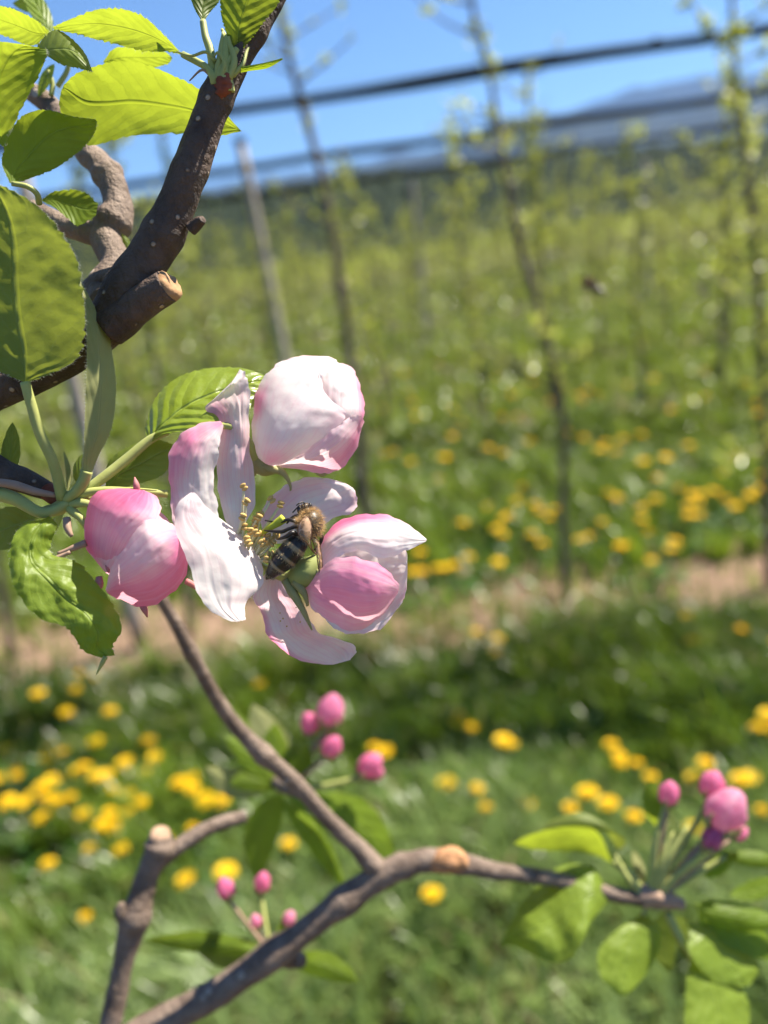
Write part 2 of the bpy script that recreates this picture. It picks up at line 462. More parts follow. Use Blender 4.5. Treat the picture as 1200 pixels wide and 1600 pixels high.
# grass
m = M('grass_blade')
col = m.attr('col', 'Color')
GRASS = m.done(m.mixs(0.40, m.pr(col, 0.30, 0.55), m.trans(m.mix(0.45, col, (0.26, 0.36, 0.02)))))
def grass():
    Vs, Cs = [], []
    def zone(n, d0, d1, hmin, hmax, wid, spread, lean, cs):
        d = np.sqrt(RNG.uniform(d0 * d0, d1 * d1, n))
        az = RNG.uniform(-spread, spread, n)
        x = d * np.sin(az); y = d * np.cos(az)
        # gather the blades into tufts
        cx = np.floor(x / cs) * cs; cy_ = np.floor(y / cs) * cs
        jx = cx + cs * vnoise(cx * 7.1, cy_ * 5.3, 1.0, 11); jy = cy_ + cs * vnoise(cx * 3.7, cy_ * 9.1, 1.0, 12)
        pull = RNG.uniform(0.0, .75, n)
        x = x + (jx - x) * pull; y = y + (jy - y) * pull
        p = np.stack([x, y], 1)
        dist = p @ ROWN[:2]; tt = p @ ROWT[:2]
        k = np.round((dist - ROW1) / ROWGAP).astype(int)
        off = np.abs(dist - ROW1 - k * ROWGAP)
        hw = np.where(k == 0, soil_half(tt, 0), soil_half(tt, 1)); hw = np.where(k < 0, 0.0, hw)
        keep = (off > hw) | (RNG.random(n) < 0.10)
        tuft = vnoise(jx * 5.0, jy * 5.0, 1.0, 21)            # one value for each tuft
        cl = np.clip(.55 * tuft + .6 * vnoise(x, y, 0.30, 3) - .08, 0, 1); c2 = vnoise(x, y, 0.7, 5)
        keep &= RNG.random(n) < 0.18 + 1.05 * cl
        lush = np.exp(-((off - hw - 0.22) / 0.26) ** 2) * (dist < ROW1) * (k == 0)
        x, y, cl, c2, d, lush, tuft = x[keep], y[keep], cl[keep], c2[keep], d[keep], lush[keep], tuft[keep]
        n = len(x)
        h = RNG.uniform(hmin, hmax, n) * (0.30 + 1.0 * cl) * (1 + 0.10 * lush)
        a = RNG.uniform(0, 2 * np.pi, n); l = RNG.uniform(0.15, lean, n) * h
        dx, dy = np.cos(a) * l, np.sin(a) * l
        b_ = a + np.pi / 2 + RNG.uniform(-.5, .5, n); w = RNG.uniform(0.6, 1.4, n) * wid
        wx, wy = np.cos(b_) * w, np.sin(b_) * w
        V = np.zeros((n, 5, 3))
        V[:, 0] = np.stack([x - wx, y - wy, x * 0], 1); V[:, 1] = np.stack([x + wx, y + wy, x * 0], 1)
        mx, my, mz = x + dx * .35, y + dy * .35, h * .62
        V[:, 2] = np.stack([mx - wx * .8, my - wy * .8, mz], 1); V[:, 3] = np.stack([mx + wx * .8, my + wy * .8, mz], 1)
        V[:, 4] = np.stack([x + dx, y + dy, h * RNG.uniform(.75, 1.0, n)], 1)
        f = np.clip(0.9 * tuft + 0.35 * (c2 - .5) + 0.25 * (RNG.random(n) - .5), 0, 1)[:, None]
        c = (1 - f) * np.array([0.040, 0.100, 0.010]) + f * np.array([0.21, 0.31, 0.020])
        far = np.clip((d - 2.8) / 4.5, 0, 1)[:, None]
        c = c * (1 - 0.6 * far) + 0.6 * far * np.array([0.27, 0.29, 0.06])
        near = np.clip((1.95 - d) / 0.5, 0, 1)[:, None] * (0.35 + .6 * tuft[:, None])
        c = c * (1 - near) + near * np.array([0.27, 0.36, 0.13])
        c = c * (1 - 0.36 * lush[:, None])  # blades get darker in the band along the strip's near side
        dry = (RNG.random(n) < 0.05)[:, None]
        c = np.where(dry, np.array([0.34, 0.28, 0.14]), c)
        Vs.append(V.reshape(-1, 3)); Cs.append(np.repeat(c, 5, 0))
    zone(95000, 0.55, 2.9, 0.06, 0.20, 0.0030, 0.85, 1.0, .11)
    zone(80000, 2.7, 6.0, 0.06, 0.21, 0.0048, 0.75, 0.9, .16)
    zone(70000, 5.8, 14.0, 0.07, 0.24, 0.011, 0.72, 0.8, .30)
    zone(45000, 13.5, 40.0, 0.10, 0.30, 0.026, 0.7, 0.8, .7)
    V = np.vstack(Vs); C = np.vstack(Cs); n = len(V) // 5
    o = np.arange(n)[:, None] * 5
    T = np.concatenate([o + np.array([0, 1, 3]), o + np.array([0, 3, 2]), o + np.array([2, 3, 4])], 0)
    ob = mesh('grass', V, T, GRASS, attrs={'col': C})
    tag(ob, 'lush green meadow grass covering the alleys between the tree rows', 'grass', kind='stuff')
grass()

# hills and mountains
HAZE = 3e-5
def ridge(name, dist, depth, prof, mat, seed, rough, na=220, nr=16, span=1.5, crown=0.0):
    V = []
    for j in range(nr):
        f = j / (nr - 1)
        for i in range(na):
            az = -span + 2 * span * i / (na - 1)
            hgt = prof(az) * (dist + depth)
            d = dist + depth * 2 * f
            s = max(0.0, 1 - abs(2 * f - 1))
            q = Vector((az * 9 + seed, f * 2.3, seed))
            rg = (1 - abs(mn.noise(q * 1.7))) * 0.55 + 0.3 * mn.noise(q * 5.1) + 0.16 * mn.noise(q * 13)
            z = hgt * (s ** 0.8) * (1 + rough * (rg - 0.3) * (0.35 + 0.65 * min(1, 4 * (1 - s))))
            if s >= 0.99: z = hgt * (1 + rough * 0.25 * (mn.noise(Vector((az * 40, seed, 0))) + 0.5 * mn.noise(Vector((az * 110, seed, 1)))))
            if crown and s > 0: z += crown * abs(mn.noise(Vector((d * math.sin(az) * .11, d * math.cos(az) * .11, seed)))) + crown * .6 * mn.noise(Vector((d * math.sin(az) * .3, d * math.cos(az) * .3, seed)))
            V.append((d * math.sin(az), d * math.cos(az), z - (0 if s > 0 else 5)))
    return tag(mesh(name, np.array(V), grid_faces(nr, na), mat), kind='structure')
def lerpt(tab):
    xs = [a for a, b in tab]; ys = [b for a, b in tab]
    return lambda az: float(np.interp(az, xs, ys))

m = M('forest_slope'); n1 = m.noise(0.02, 6, m.geo(), 0.7); n2 = m.noise(0.18, 3, m.geo())
c = m.mix(n1, (0.012, 0.02, 0.014), (0.04, 0.052, 0.028)); c = m.mix(m.m('MULTIPLY', n2, 0.5), c, (0.02, 0.026, 0.018))
FOREST = m.done(m.pr(c, 0.95, 0.05, m.bump(n2, 6.0, 1.0)))
m = M('mountain_rock'); g = m.geo()
n1 = m.noise(0.0011, 6, g, 0.65); zz = m.n('SeparateXYZ', {0: g}).outputs[2]
c = m.mix(n1, (0.018, 0.028, 0.030), (0.045, 0.055, 0.055))
sn = m.n('MapRange', {0: m.m('ADD', zz, m.m('MULTIPLY', m.m('SUBTRACT', n1, 0.5), 900.0)), 1: 1750.0, 2: 1950.0}).outputs[0]
c = m.mix(sn, c, (0.8, 0.82, 0.86))
MOUNT = m.done(m.pr(c, 0.9, 0.1, m.bump(n1, 60.0, 0.6)))
ridge('wooded_hill', 330, 120, lerpt([(-1.5, .08), (-.5, .095), (-.1, .092), (.05, .094), (.16, .088), (.3, .078), (.46, .064), (.7, .07), (1.5, .09)]), FOREST, 3.3, 0.22, na=900, nr=44, crown=5.0)
ridge('mountain', 4200, 1500, lerpt([(-1.5, .10), (-.5, .098), (-.1, .096), (-.02, .098), (.06, .100), (.12, .108), (.16, .122), (.19, .131), (.26, .124), (.36, .108), (.6, .10), (1.5, .1)]), MOUNT, 8.1, 0.22)
ridge('mountain', 9500, 2500, lerpt([(-1.5, .09), (-.4, .10), (-.1, .104), (.02, .106), (.07, .112), (.12, .106), (.2, .118), (.27, .128), (.37, .140), (.42, .134), (.5, .128), (.8, .13), (1.5, .12)]), MOUNT, 21.7, 0.2)
# the air between here and the mountains
hb = 22500.0
hv = np.array([(sx_ * hb, sy_ * hb, zz_) for zz_ in (-1.0, 2300.0) for sy_ in (-1, 1) for sx_ in (-1, 1)])
hz = mesh('haze', hv, [(0, 2, 3, 1), (4, 5, 7, 6), (0, 1, 5, 4), (2, 6, 7, 3), (0, 4, 6, 2), (1, 3, 7, 5)], None, smooth=False)
m = M('haze_air')
pv = m.n('VolumePrincipled', {'Color': (0.22, 0.46, 1.0), 'Density': HAZE, 'Anisotropy': 0.2})
m.t.links.new(pv.outputs[0], m.out.inputs['Volume'])
hz.data.materials.append(m.mat)
tag(hz, 'thin bluish haze between the orchard and the mountains', 'haze', kind='stuff')

# ------------------------------------------------------------------ orchard: young trees, posts, nets
m = M('young_leaf'); n1 = m.noise(6, 3, m.geo()); oc = m.n('ObjectInfo').outputs['Random']
c = m.mix(n1, (0.20, 0.24, 0.03), (0.33, 0.36, 0.07)); c = m.mix(m.m('MULTIPLY', oc, 0.3), c, (0.16, 0.23, 0.03))
YLEAF = m.done(m.mixs(0.45, m.pr(c, 0.28, 0.55), m.trans(m.mix(n1, (0.48, 0.54, 0.06), (0.62, 0.66, 0.13)))))

def leaf_cards(centers, dirs, size):
    """folded pointed leaves, 4 triangles each"""
    n = len(centers)
    d = dirs / (np.linalg.norm(dirs, axis=1)[:, None] + 1e-9)
    r = RNG.normal(size=(n, 3)); s = np.cross(d, r); s /= np.linalg.norm(s, axis=1)[:, None] + 1e-9
    nn = np.cross(d, s)
    L = size[:, None]
    V = np.zeros((n, 6, 3))
    V[:, 0] = centers
    V[:, 1] = centers + d * L * .45 + s * L * .27 + nn * L * .10
    V[:, 2] = centers + d * L * .45 - s * L * .27 + nn * L * .10
    V[:, 3] = centers + d * L * .5
    V[:, 4] = centers + d * L + nn * L * .08
    V[:, 5] = centers + d * L * .78 + nn * L * 0.02
    o = np.arange(n)[:, None] * 6
    T = np.concatenate([o + np.array(q) for q in ((0, 3, 1), (0, 2, 3), (1, 3, 4), (3, 2, 4))], 0)
    return V.reshape(-1, 3), T

def make_tree(path, r0, seed, nl=16, limb=0.34, nclust=4, leaf=0.034, zmin=0.5):
    """path: trunk points; returns trunk (V,F,UV) and crown (V,T)"""
    rr = random.Random(seed)
    path = np.asarray(path, float)
    k = len(path)
    parts = [tube(path, np.linspace(r0, r0 * 0.38, k), 9, 4, 0.10, 25, seed, knots=[(rr.random(), .02, .25) for _ in range(5)])]
    C = crom(path, 60)
    cents, dirs = [], []
    for i in range(nl):
        t = rr.uniform(0.22, 0.98); b = C[int(t * 59)]
        if b[2] < zmin: continue
        a = rr.uniform(0, 2 * math.pi); L = limb * rr.uniform(.4, 1.1) * (1.15 - 0.6 * t)
        e = rr.uniform(-0.1, 0.7)
        d = np.array([math.cos(a), math.sin(a), e])
        p1 = b + d * L * .5 + np.array([0, 0, -0.02 + .03 * rr.random()]); p2 = b + d * L + np.array([0, 0, rr.uniform(-.02, .10)])
        rl = r0 * rr.uniform(.22, .42)
        parts.append(tube([b, p1, p2], [rl, rl * .7, rl * .4], 5, 2, 0, cap=False))
        for c in range(nclust):
            f = (c + rr.random()) / nclust
            q = b + (p1 - b) * min(1, f * 2) + (p2 - p1) * max(0, f * 2 - 1)
            for _ in range(rr.randint(4, 8)):
                cents.append(q + np.array([rr.gauss(0, .008) for _ in range(3)]))
                dirs.append([rr.gauss(0, 1), rr.gauss(0, 1), rr.gauss(.55, .8)])
    for i in range(int(nl * 1.2)):
        b = C[int(rr.uniform(0.25, 0.999) * 59)]
        if b[2] < zmin: continue
        for _ in range(rr.randint(3, 7)):
            cents.append(b + np.array([rr.gauss(0, .012) for _ in range(3)])); dirs.append([rr.gauss(0, 1), rr.gauss(0, 1), rr.gauss(.4, .8)])
    cents = np.array(cents); dirs = np.array(dirs)
    return join(*parts), leaf_cards(cents, dirs, RNG.uniform(.6, 1.25, len(cents)) * leaf)

def place_tree(name, path, r0, seed, label, group, **kw):
    base = np.array(path[0])
    (tv, tf, tu), (lv, lt) = make_tree(path, r0, seed, **kw)
    t = thing(name, base, label, 'apple tree', group)
    mesh('trunk', tv, tf, BARK_TREE, t, uv=tu)
    mesh('crown', lv, lt, YLEAF, t, smooth=False)
    return t

def rowpath(pix, D, ground=True):
    pts = [RP(x, y, D) for x, y in pix]
    if ground: pts[0][2] = 0
    return pts
g1 = 'young apple trees in the nearest row across the alley'
place_tree('apple_tree', rowpath([(886, 950), (879, 800), (880, 660), (852, 520), (817, 400), (790, 270), (766, 120), (742, 30), (735, -40)], ROW1), 0.0165, 11,
           'curving slim apple tree whose bare trunk rises from the soil strip right of the bee', g1, nl=14, limb=.38, leaf=.032, nclust=3)
place_tree('apple_tree', rowpath([(1203, 905), (1197, 760), (1193, 640), (1186, 480), (1172, 300), (1150, 120), (1140, -60)], ROW1), 0.016, 12,
           'young apple tree with spreading twigs standing at the right edge', g1, nl=30, limb=.6, nclust=4, leaf=.036)
place_tree('apple_tree', rowpath([(592, 985), (577, 860), (563, 700), (545, 540), (530, 430), (508, 300), (480, 190), (452, 90), (436, 10), (430, -60)], ROW1), 0.020, 13,
           'slim apple tree rising directly behind the half open white blossom', g1, nl=13, limb=.38, leaf=.032, nclust=3)
place_tree('apple_tree', rowpath([(300, 1012), (285, 860), (262, 700), (235, 520), (205, 380), (170, 230), (140, 100)], ROW1), 0.0125, 14,
           'young apple tree partly hidden behind the dark cut limb', g1, nl=18, limb=.3)
place_tree('apple_tree', rowpath([(20, 1035), (0, 900), (-25, 700), (-50, 500), (-80, 300), (-110, 100)], ROW1), 0.0135, 15,
           'young apple tree at the left edge behind the leaves', g1, nl=20, limb=.3)

def gen_path(rr, h):
    x = y = 0.0; pts = []
    lx, ly = rr.gauss(0, .03), rr.gauss(0, .03)
    for i in range(7):
        f = i / 6
        pts.append((lx * f * 2 + rr.gauss(0, .018) * (i > 0), ly * f * 2 + rr.gauss(0, .018) * (i > 0), h * f))
    return pts
PROTO = []
for i in range(5):
    rr = random.Random(50 + i)
    PROTO.append(make_tree(gen_path(rr, rr.uniform(2.0, 2.5)), rr.uniform(.016, .022), 60 + i, nl=30, limb=.48, nclust=3, leaf=.044, zmin=.40))
ordw = ['second', 'third', 'fourth', 'fifth', 'sixth', 'seventh']
first = {}
for k in range(1, 6):
    D = ROWS[k]; hw = D * 0.62
    s = -hw + random.uniform(0, .45)
    while s < hw:
        loc = ROWT * s + ROWN * D
        i = random.randrange(5)
        lab = f'thin young apple tree with sparse yellow-green leaves in the {ordw[k-1]} row back'
        if k == 1:
            nth = nth + 1 if s > -hw + .5 else 1
            WORD = ['rightmost'] + [w_ + ' from the right' for w_ in 'second third fourth fifth sixth seventh eighth ninth tenth eleventh twelfth thirteenth fourteenth fifteenth sixteenth seventeenth'.split()]
            lab = f'thin young apple tree, {WORD[nth - 1]} in the second row back'
        t = thing('apple_tree', loc, lab if k == 1 else f'thin young apple tree with sparse yellow-green leaves in the {ordw[k-1]} row back', 'apple tree', f'young apple trees in the {ordw[k-1]} row')
        t.rotation_euler = (0, 0, random.uniform(0, 6.28)); sc_ = random.uniform(.80, 1.04); t.scale = (sc_, sc_, sc_)
        if i not in first:
            (tv, tf, tu), (lv, lt) = PROTO[i]
            a = mesh('trunk', tv + loc, tf, BARK_TREE, t, uv=tu); b = mesh('crown', lv + loc, lt, YLEAF, t, smooth=False)
            first[i] = (a, b)
        else:
            for src in first[i]:
                c = src.copy(); COL.objects.link(c); c.parent = t
        s += random.uniform(.55, .85)
# the rows beyond read as one mass
def far_rows():
    cents, dirs, sz, tr = [], [], [], []
    for k in range(6, 26):
        D = ROWS[k]; hw = D * .62; s = -hw
        while s < hw:
            b = ROWT * s + ROWN * D; h = random.uniform(1.5, 1.95)
            tr.append(tube([b, b + np.array([random.gauss(0, .05), 0, h * .5]), b + np.array([random.gauss(0, .08), 0, h])], [.03, .025, .012], 4, 1, 0, cap=False))
            n = 40 if k < 12 else 22
            for _ in range(n):
                z = random.uniform(.5, h); a = random.uniform(0, 6.28); r = random.uniform(0, .42) * (1.2 - z / h)
                cents.append(b + np.array([math.cos(a) * r, math.sin(a) * r, z])); dirs.append([random.gauss(0, 1), random.gauss(0, 1), random.gauss(.3, 1)]); sz.append(random.uniform(.09, .17) * (1 if k < 12 else 1.5))
            s += random.uniform(.6, .95) * (1 if k < 12 else 1.6)
    tv, tf, tu = join(*tr)
    lv, lt = leaf_cards(np.array(cents), np.array(dirs), np.array(sz))
    t = thing('far_orchard', (0, ROWS[8], 0), 'mass of blurred young orchard rows receding towards the wooded hill', 'orchard')
    t['kind'] = 'stuff'
    a = mesh('trunk', tv, tf, BARK_TREE, t, uv=tu); b = mesh('crown', lv, lt, YLEAF, t, smooth=False)
    a['kind'] = 'stuff'; b['kind'] = 'stuff'
far_rows()

POST = mat_plain('weathered_post', (0.36, 0.31, 0.26), 0.85, 0.2, 20, 0.25, 0.004)
NET = mat_plain('rolled_net', (0.012, 0.014, 0.013), 0.9, 0.1, 60, 0.4, 0.01)
WIRE = mat_plain('wire', (0.25, 0.26, 0.27), 0.5, 0.5)
def post(base, top, r, label, group='orchard posts'):
    t = thing('orchard_post', base, label, 'post', group)
    v, f, u = tube([base, (np.array(base) + np.array(top)) / 2, top], [r * 1.05, r, r * .95], 12, 5, .05, 12, 3)
    mesh('shaft', v, f, POST, t, uv=u)
    tp = np.array(top)
    v, f, u = tube([tp - np.array([0, 0, .015]), tp + np.array([0, 0, .03])], [r * 1.15, r * 1.02], 12, 1)
    mesh('cap', v, f, NET, t, uv=u)
b = RP(470, 700, ROWS[1]); b[2] = 0
tp = RP(375, 222, ROWS[1]); 
b = RP(482, 745, ROWS[1]); b[2] = 0
post(b, tp, .036, 'pale wooden orchard post right of the dark cut limb')
b = RP(222, 1018, ROW1); b[2] = 0
post(b, RP(20, 220, ROW1), .028, 'pale post behind the pink bud and curled leaf, foot in the soil')
for k, xs in ((3, (648,)), (4, (1010,))):
    for x in xs:
        q = RP(x, 330, ROWS[k]); bb = q.copy(); bb[2] = 0; q[2] = 2.45
        post(bb, q, .04, f'distant pale orchard post in the {ordw[k-1]} row back')
for k in range(0, 4):
    D = ROWS[k]; L = D * 1.5 + 4
    zt = 2.50
    t = thing('hail_net', ROWN * D, ['dark net roll high over the nearest row at the top left', 'long black rolled net on its wire crossing the sky', 'second black net roll below the sky-crossing one',
              'third black net roll just above the hill line', 'blurred net roll over the fifth row', 'blurred net roll over the sixth row', 'blurred net roll over the seventh row', 'blurred net roll over the eighth row'][k], 'hail net', 'rolled nets over the rows')
    pts, rad = [], []
    n = 40
    for i in range(n + 1):
        s = -L + 2 * L * i / n
        sag = 0.015 * math.sin(s * 1.3 + k) ** 2
        pts.append(ROWT * s + ROWN * (D + .02 * math.sin(s * 5)) + np.array([0, 0, zt - sag])); rad.append(.040 + .004 * math.sin(s * 7 + k) + .003 * math.sin(s * 17))
    v, f, u = tube(pts, rad, 8, 3, .08, 14, k)
    mesh('net_roll', v, f, NET, t, uv=u)
    v, f, u = tube([ROWT * -L + ROWN * D + np.array([0, 0, zt + .045]), ROWT * L + ROWN * D + np.array([0, 0, zt + .045])], .003, 5, 8, cap=False)
    mesh('carrier_wire', v, f, WIRE, t, uv=u)
    for i in range(6 + k * 2):
        s = -L + 2 * L * (i + .5) / (6 + k * 2)
        c = ROWT * s + ROWN * D + np.array([0, 0, zt])
        v, f, u = tube([c - ROWT * .02, c + ROWT * .02], .042, 8, 1)
        mesh('tie', v, f, NET, t, uv=u)
for k in range(0, 2):
    for z in ((1.45,) if k == 0 else (0.75, 1.45)):
        D = ROWS[k]; L = D * 1.3 + 2
        v, f, u = tube([ROWT * -L + ROWN * (D + .03) + np.array([0, 0, z]), ROWT * L + ROWN * (D + .03) + np.array([0, 0, z])], .0016, 5, 8, cap=False)
        tag(mesh('trellis_wire', v, f, WIRE, loc=ROWN * D, uv=u), ('lower' if z < 1 else 'upper') + ' thin trellis wire strung along the ' + (['nearest', 'second', 'third', 'fourth'][k]) + ' row', 'wire', 'trellis wires')

# ------------------------------------------------------------------ dandelions
YEL = mat_thin('dandelion_yellow', (0.90, 0.62, 0.009), (0.88, 0.55, 0.011), 0.2, 0.6, 90, 0.12)
YEL2 = mat_thin('dandelion_centre', (0.80, 0.40, 0.006), (0.7, 0.35, 0.01), 0.15, 0.6, 90, 0.15)
DSTEM = mat_plain('dandelion_stem', (0.20, 0.23, 0.09), 0.5, 0.4)
DLEAF = mat_thin('dandelion_leaf', (0.05, 0.12, 0.018), (0.16, 0.28, 0.02), 0.35, 0.4, 30)
def dandelion_parts(seed):
    rr = random.Random(seed)
    h = 0.16
    st = tube([(0, 0, 0), (rr.gauss(0, .008), rr.gauss(0, .008), h * .5), (0, 0, h)], [.0028, .0024, .0022], 6, 3)
    V, T = [], []
    for ring, (n, L, e, z) in enumerate([(22, .021, .12, 0), (20, .0185, .38, .001), (16, .015, .75, .002), (10, .010, 1.15, .003)]):
        for i in range(n):
            a = 2 * math.pi * (i + .5 * ring + rr.uniform(-.2, .2)) / n; ee = e + rr.uniform(-.1, .1)
            d = np.array([math.cos(a) * math.cos(ee), math.sin(a) * math.cos(ee), math.sin(ee)]); s = np.array([-math.sin(a), math.cos(a), 0]) * .0021
            b = np.array([0, 0, h + z]); o = len(V); l = L * rr.uniform(.88, 1.08)
            V += [b - s * .4, b + s * .4, b + d * l + s, b + d * l - s]
            T += [(o, o + 1, o + 2, o + 3)]
    head = (np.array(V), T)
    iv = tube([(0, 0, h - .012), (0, 0, h - .006), (0, 0, h + .001)], [.003, .0065, .0055], 10, 2)
    LV, LF = [], []
    for i in range(5):
        a = rr.uniform(0, 6.28); L = rr.uniform(.08, .14); d = np.array([math.cos(a), math.sin(a), 0]); s = np.array([-math.sin(a), math.cos(a), 0])
        o = len(LV)
        for q in range(7):
            f = q / 6; w = (.004 + .013 * f) * (1 if q % 2 else .5) * (1 if q < 6 else .1)
            c = d * L * f + np.array([0, 0, .01 + .05 * math.sin(f * 2.4)])
            LV += [c - s * w, c + s * w]
        LF += [(o + 2 * q, o + 2 * q + 1, o + 2 * q + 3, o + 2 * q + 2) for q in range(6)]
    return st, head, iv, (np.array(LV), LF)
DP = [dandelion_parts(s) for s in (1, 2, 3)]
DFIRST = {}
NEARL = [(15, 1225), (30, 1205), (60, 1230), (75, 1200), (70, 1250), (100, 1180), (105, 1240), (122, 1238), (75, 1175), (60, 1182), (150, 1210), (20, 1260), (5, 1250), (45, 1247), (72, 1280),
         (145, 1330), (190, 1325), (165, 1272), (187, 1285), (172, 1298), (155, 1290), (198, 1272), (205, 1185), (235, 1155), (240, 1180), (275, 1163), (288, 1175), (290, 1222), (312, 1210), (225, 1248),
         (300, 1300), (312, 1367), (345, 1355), (435, 1322), (360, 1250), (150, 1430), (260, 1312), (408, 1340), (405, 1212), (328, 1238), (150, 1160), (402, 1068)]
STRIPL = [(115, 1058), (150, 1062), (55, 1085), (112, 1075)]
NEARR = [(720, 1128), (737, 1140), (725, 1120), (778, 1152), (795, 1167), (765, 1272), (828, 1242), (918, 1247), (955, 1165), (960, 1190), (950, 1178), (1003, 1198), (1022, 1212), (1095, 1195), (988, 1280), (957, 1258),
         (1180, 1145), (1197, 1140), (1170, 1225), (1185, 1265), (1072, 1290), (675, 1400), (615, 1168), (700, 1225), (737, 1230), (890, 1262), (1197, 1113), (1168, 1212), (590, 1172), (1092, 1215)]
EDGER = [(738, 990), (765, 1000), (775, 1022), (1085, 965), (1090, 1000), (1148, 985), (1166, 990), (1197, 1002)]
BEYOND = [(660, 862), (655, 890), (700, 885), (712, 820), (722, 815), (770, 790), (790, 805), (835, 790), (865, 797), (785, 835), (830, 835), (850, 850), (945, 815), (950, 772), (963, 778), (985, 850), (965, 850), (1005, 812), (1010, 832),
          (1050, 848), (1020, 778), (1075, 770), (1090, 775), (1100, 770), (1083, 800), (1130, 725), (1175, 770), (1165, 775), (1110, 768), (1060, 765), (640, 892), (710, 880), (905, 842), (1150, 790), (1188, 760), (688, 888), (1015, 790), (1078, 790), (1085, 785), (860, 810), (845, 800), (590, 860), (1128, 740)]
FAR = [(910, 628), (930, 620), (905, 618), (650, 650), (720, 660), (980, 602), (1020, 592), (880, 632), (640, 722), (780, 652), (690, 715), (1050, 640), (1110, 620), (830, 690), (760, 700), (1000, 680), (600, 640), (1160, 600), (940, 700), (705, 640)]
_r = random.Random(5)
NEARL += [(_r.gauss(110, 90), _r.gauss(1235, 55)) for _ in range(16)]
BEYOND += [(_r.uniform(600, 1200), _r.uniform(740, 880)) for _ in range(16)]
FAR += [(_r.uniform(580, 1200), _r.uniform(560, 720)) for _ in range(34)]
SOLO = {(150, 1430): 'lone dandelion low in the grass left of the knobbly branch stub', (675, 1400): 'lone dandelion just below the orange wound of the lower limb',
        (918, 1247): 'single round dandelion above the arching leaf at lower right', (402, 1068): 'small dandelion right of the top of the diagonal twig',
        (312, 1367): 'dandelion below the side twig of the cut branch', (1072, 1290): 'dandelion glimpsed between the stalks of the right bud cluster',
        (615, 1168): 'dandelion right of the rosy bud group behind the twig', (828, 1242): 'dandelion alone left of the pair above the arching leaf'}
def dandelion(x, y, label, group, hgt=.13, sc_=None):
    p = G(x, y, hgt); i = random.randrange(3)
    t = thing('dandelion', (p[0], p[1], 0), label, 'dandelion', group)
    if (x, y) in SOLO: t['label'] = SOLO[(x, y)]
    s = sc_ or random.uniform(.7, 1.25)
    t.scale = (s, s, hgt / .16); t.rotation_euler = (random.gauss(0, .10) , random.gauss(0, .10), random.uniform(0, 6.28))
    if i not in DFIRST:
        o = LOC[t.name]; (sv, sf, su), (hv, hf), (iv, if_, iu), (lv, lf) = DP[i]
        a = mesh('stem', sv + o, sf, DSTEM, t); b = mesh('flower_head', hv + o, hf, YEL, t, smooth=False)
        c = mesh('bract_cup', iv + o, if_, DSTEM, t); d = mesh('leaf_rosette', lv + o, lf, DLEAF, t, smooth=False)
        DFIRST[i] = (a, b, c, d)
    else:
        for src in DFIRST[i]:
            c = src.copy(); COL.objects.link(c); c.parent = t
for x, y in NEARL: dandelion(x, y, ('yellow dandelion in the thick patch at the left edge' if x < 130 else 'yellow dandelion in the grass just above the cut branch top' if x < 265 and y < 1345 else 'yellow dandelion between the cut branch and the diagonal twig'), 'dandelions at lower left', random.uniform(.10, .15))
for x, y in STRIPL: dandelion(x, y, 'yellow dandelion below the curled leaf at the soil edge', 'dandelions at the left soil edge', .12)
for x, y in NEARR: dandelion(x, y, ('yellow dandelion in the grass right above the lower limb' if x < 850 else 'yellow dandelion behind the right bud cluster' if x > 1040 else 'yellow dandelion left of the right bud cluster'), 'dandelions at lower right', random.uniform(.10, .15))
for x, y in EDGER: dandelion(x, y, 'yellow dandelion at the near edge of the soil strip', 'dandelions along the soil edge', .13)
for x, y in BEYOND: dandelion(x, y, ('yellow dandelion beyond the soil, between blossom and curving trunk' if x < 870 else 'yellow dandelion beyond the soil, just right of the curving trunk' if x < 1040 else 'yellow dandelion beyond the soil near the right edge tree'), 'dandelions beyond the soil strip', random.uniform(.10, .16), random.uniform(1., 1.35))
for x, y in FAR: dandelion(x, y, 'far yellow dandelion between the second and third rows', 'far dandelions', .15, random.uniform(1.2, 1.6))

# ------------------------------------------------------------------ foreground: petals and leaves as curved sheets
def c1(X, Y): return 230 + X / 2.609, 540 + Y / 2.609
def c2(X, Y): return X / 2.609, Y / 2.609
def c3(X, Y): return X / 2.424, 400 + Y / 2.424
def c4(X, Y): return 360 + X / 5.4545, 720 + Y / 5.4545
def c6(X, Y): return 780 + X / 2.857, 1160 + Y / 2.857
def cid(X, Y): return X, Y

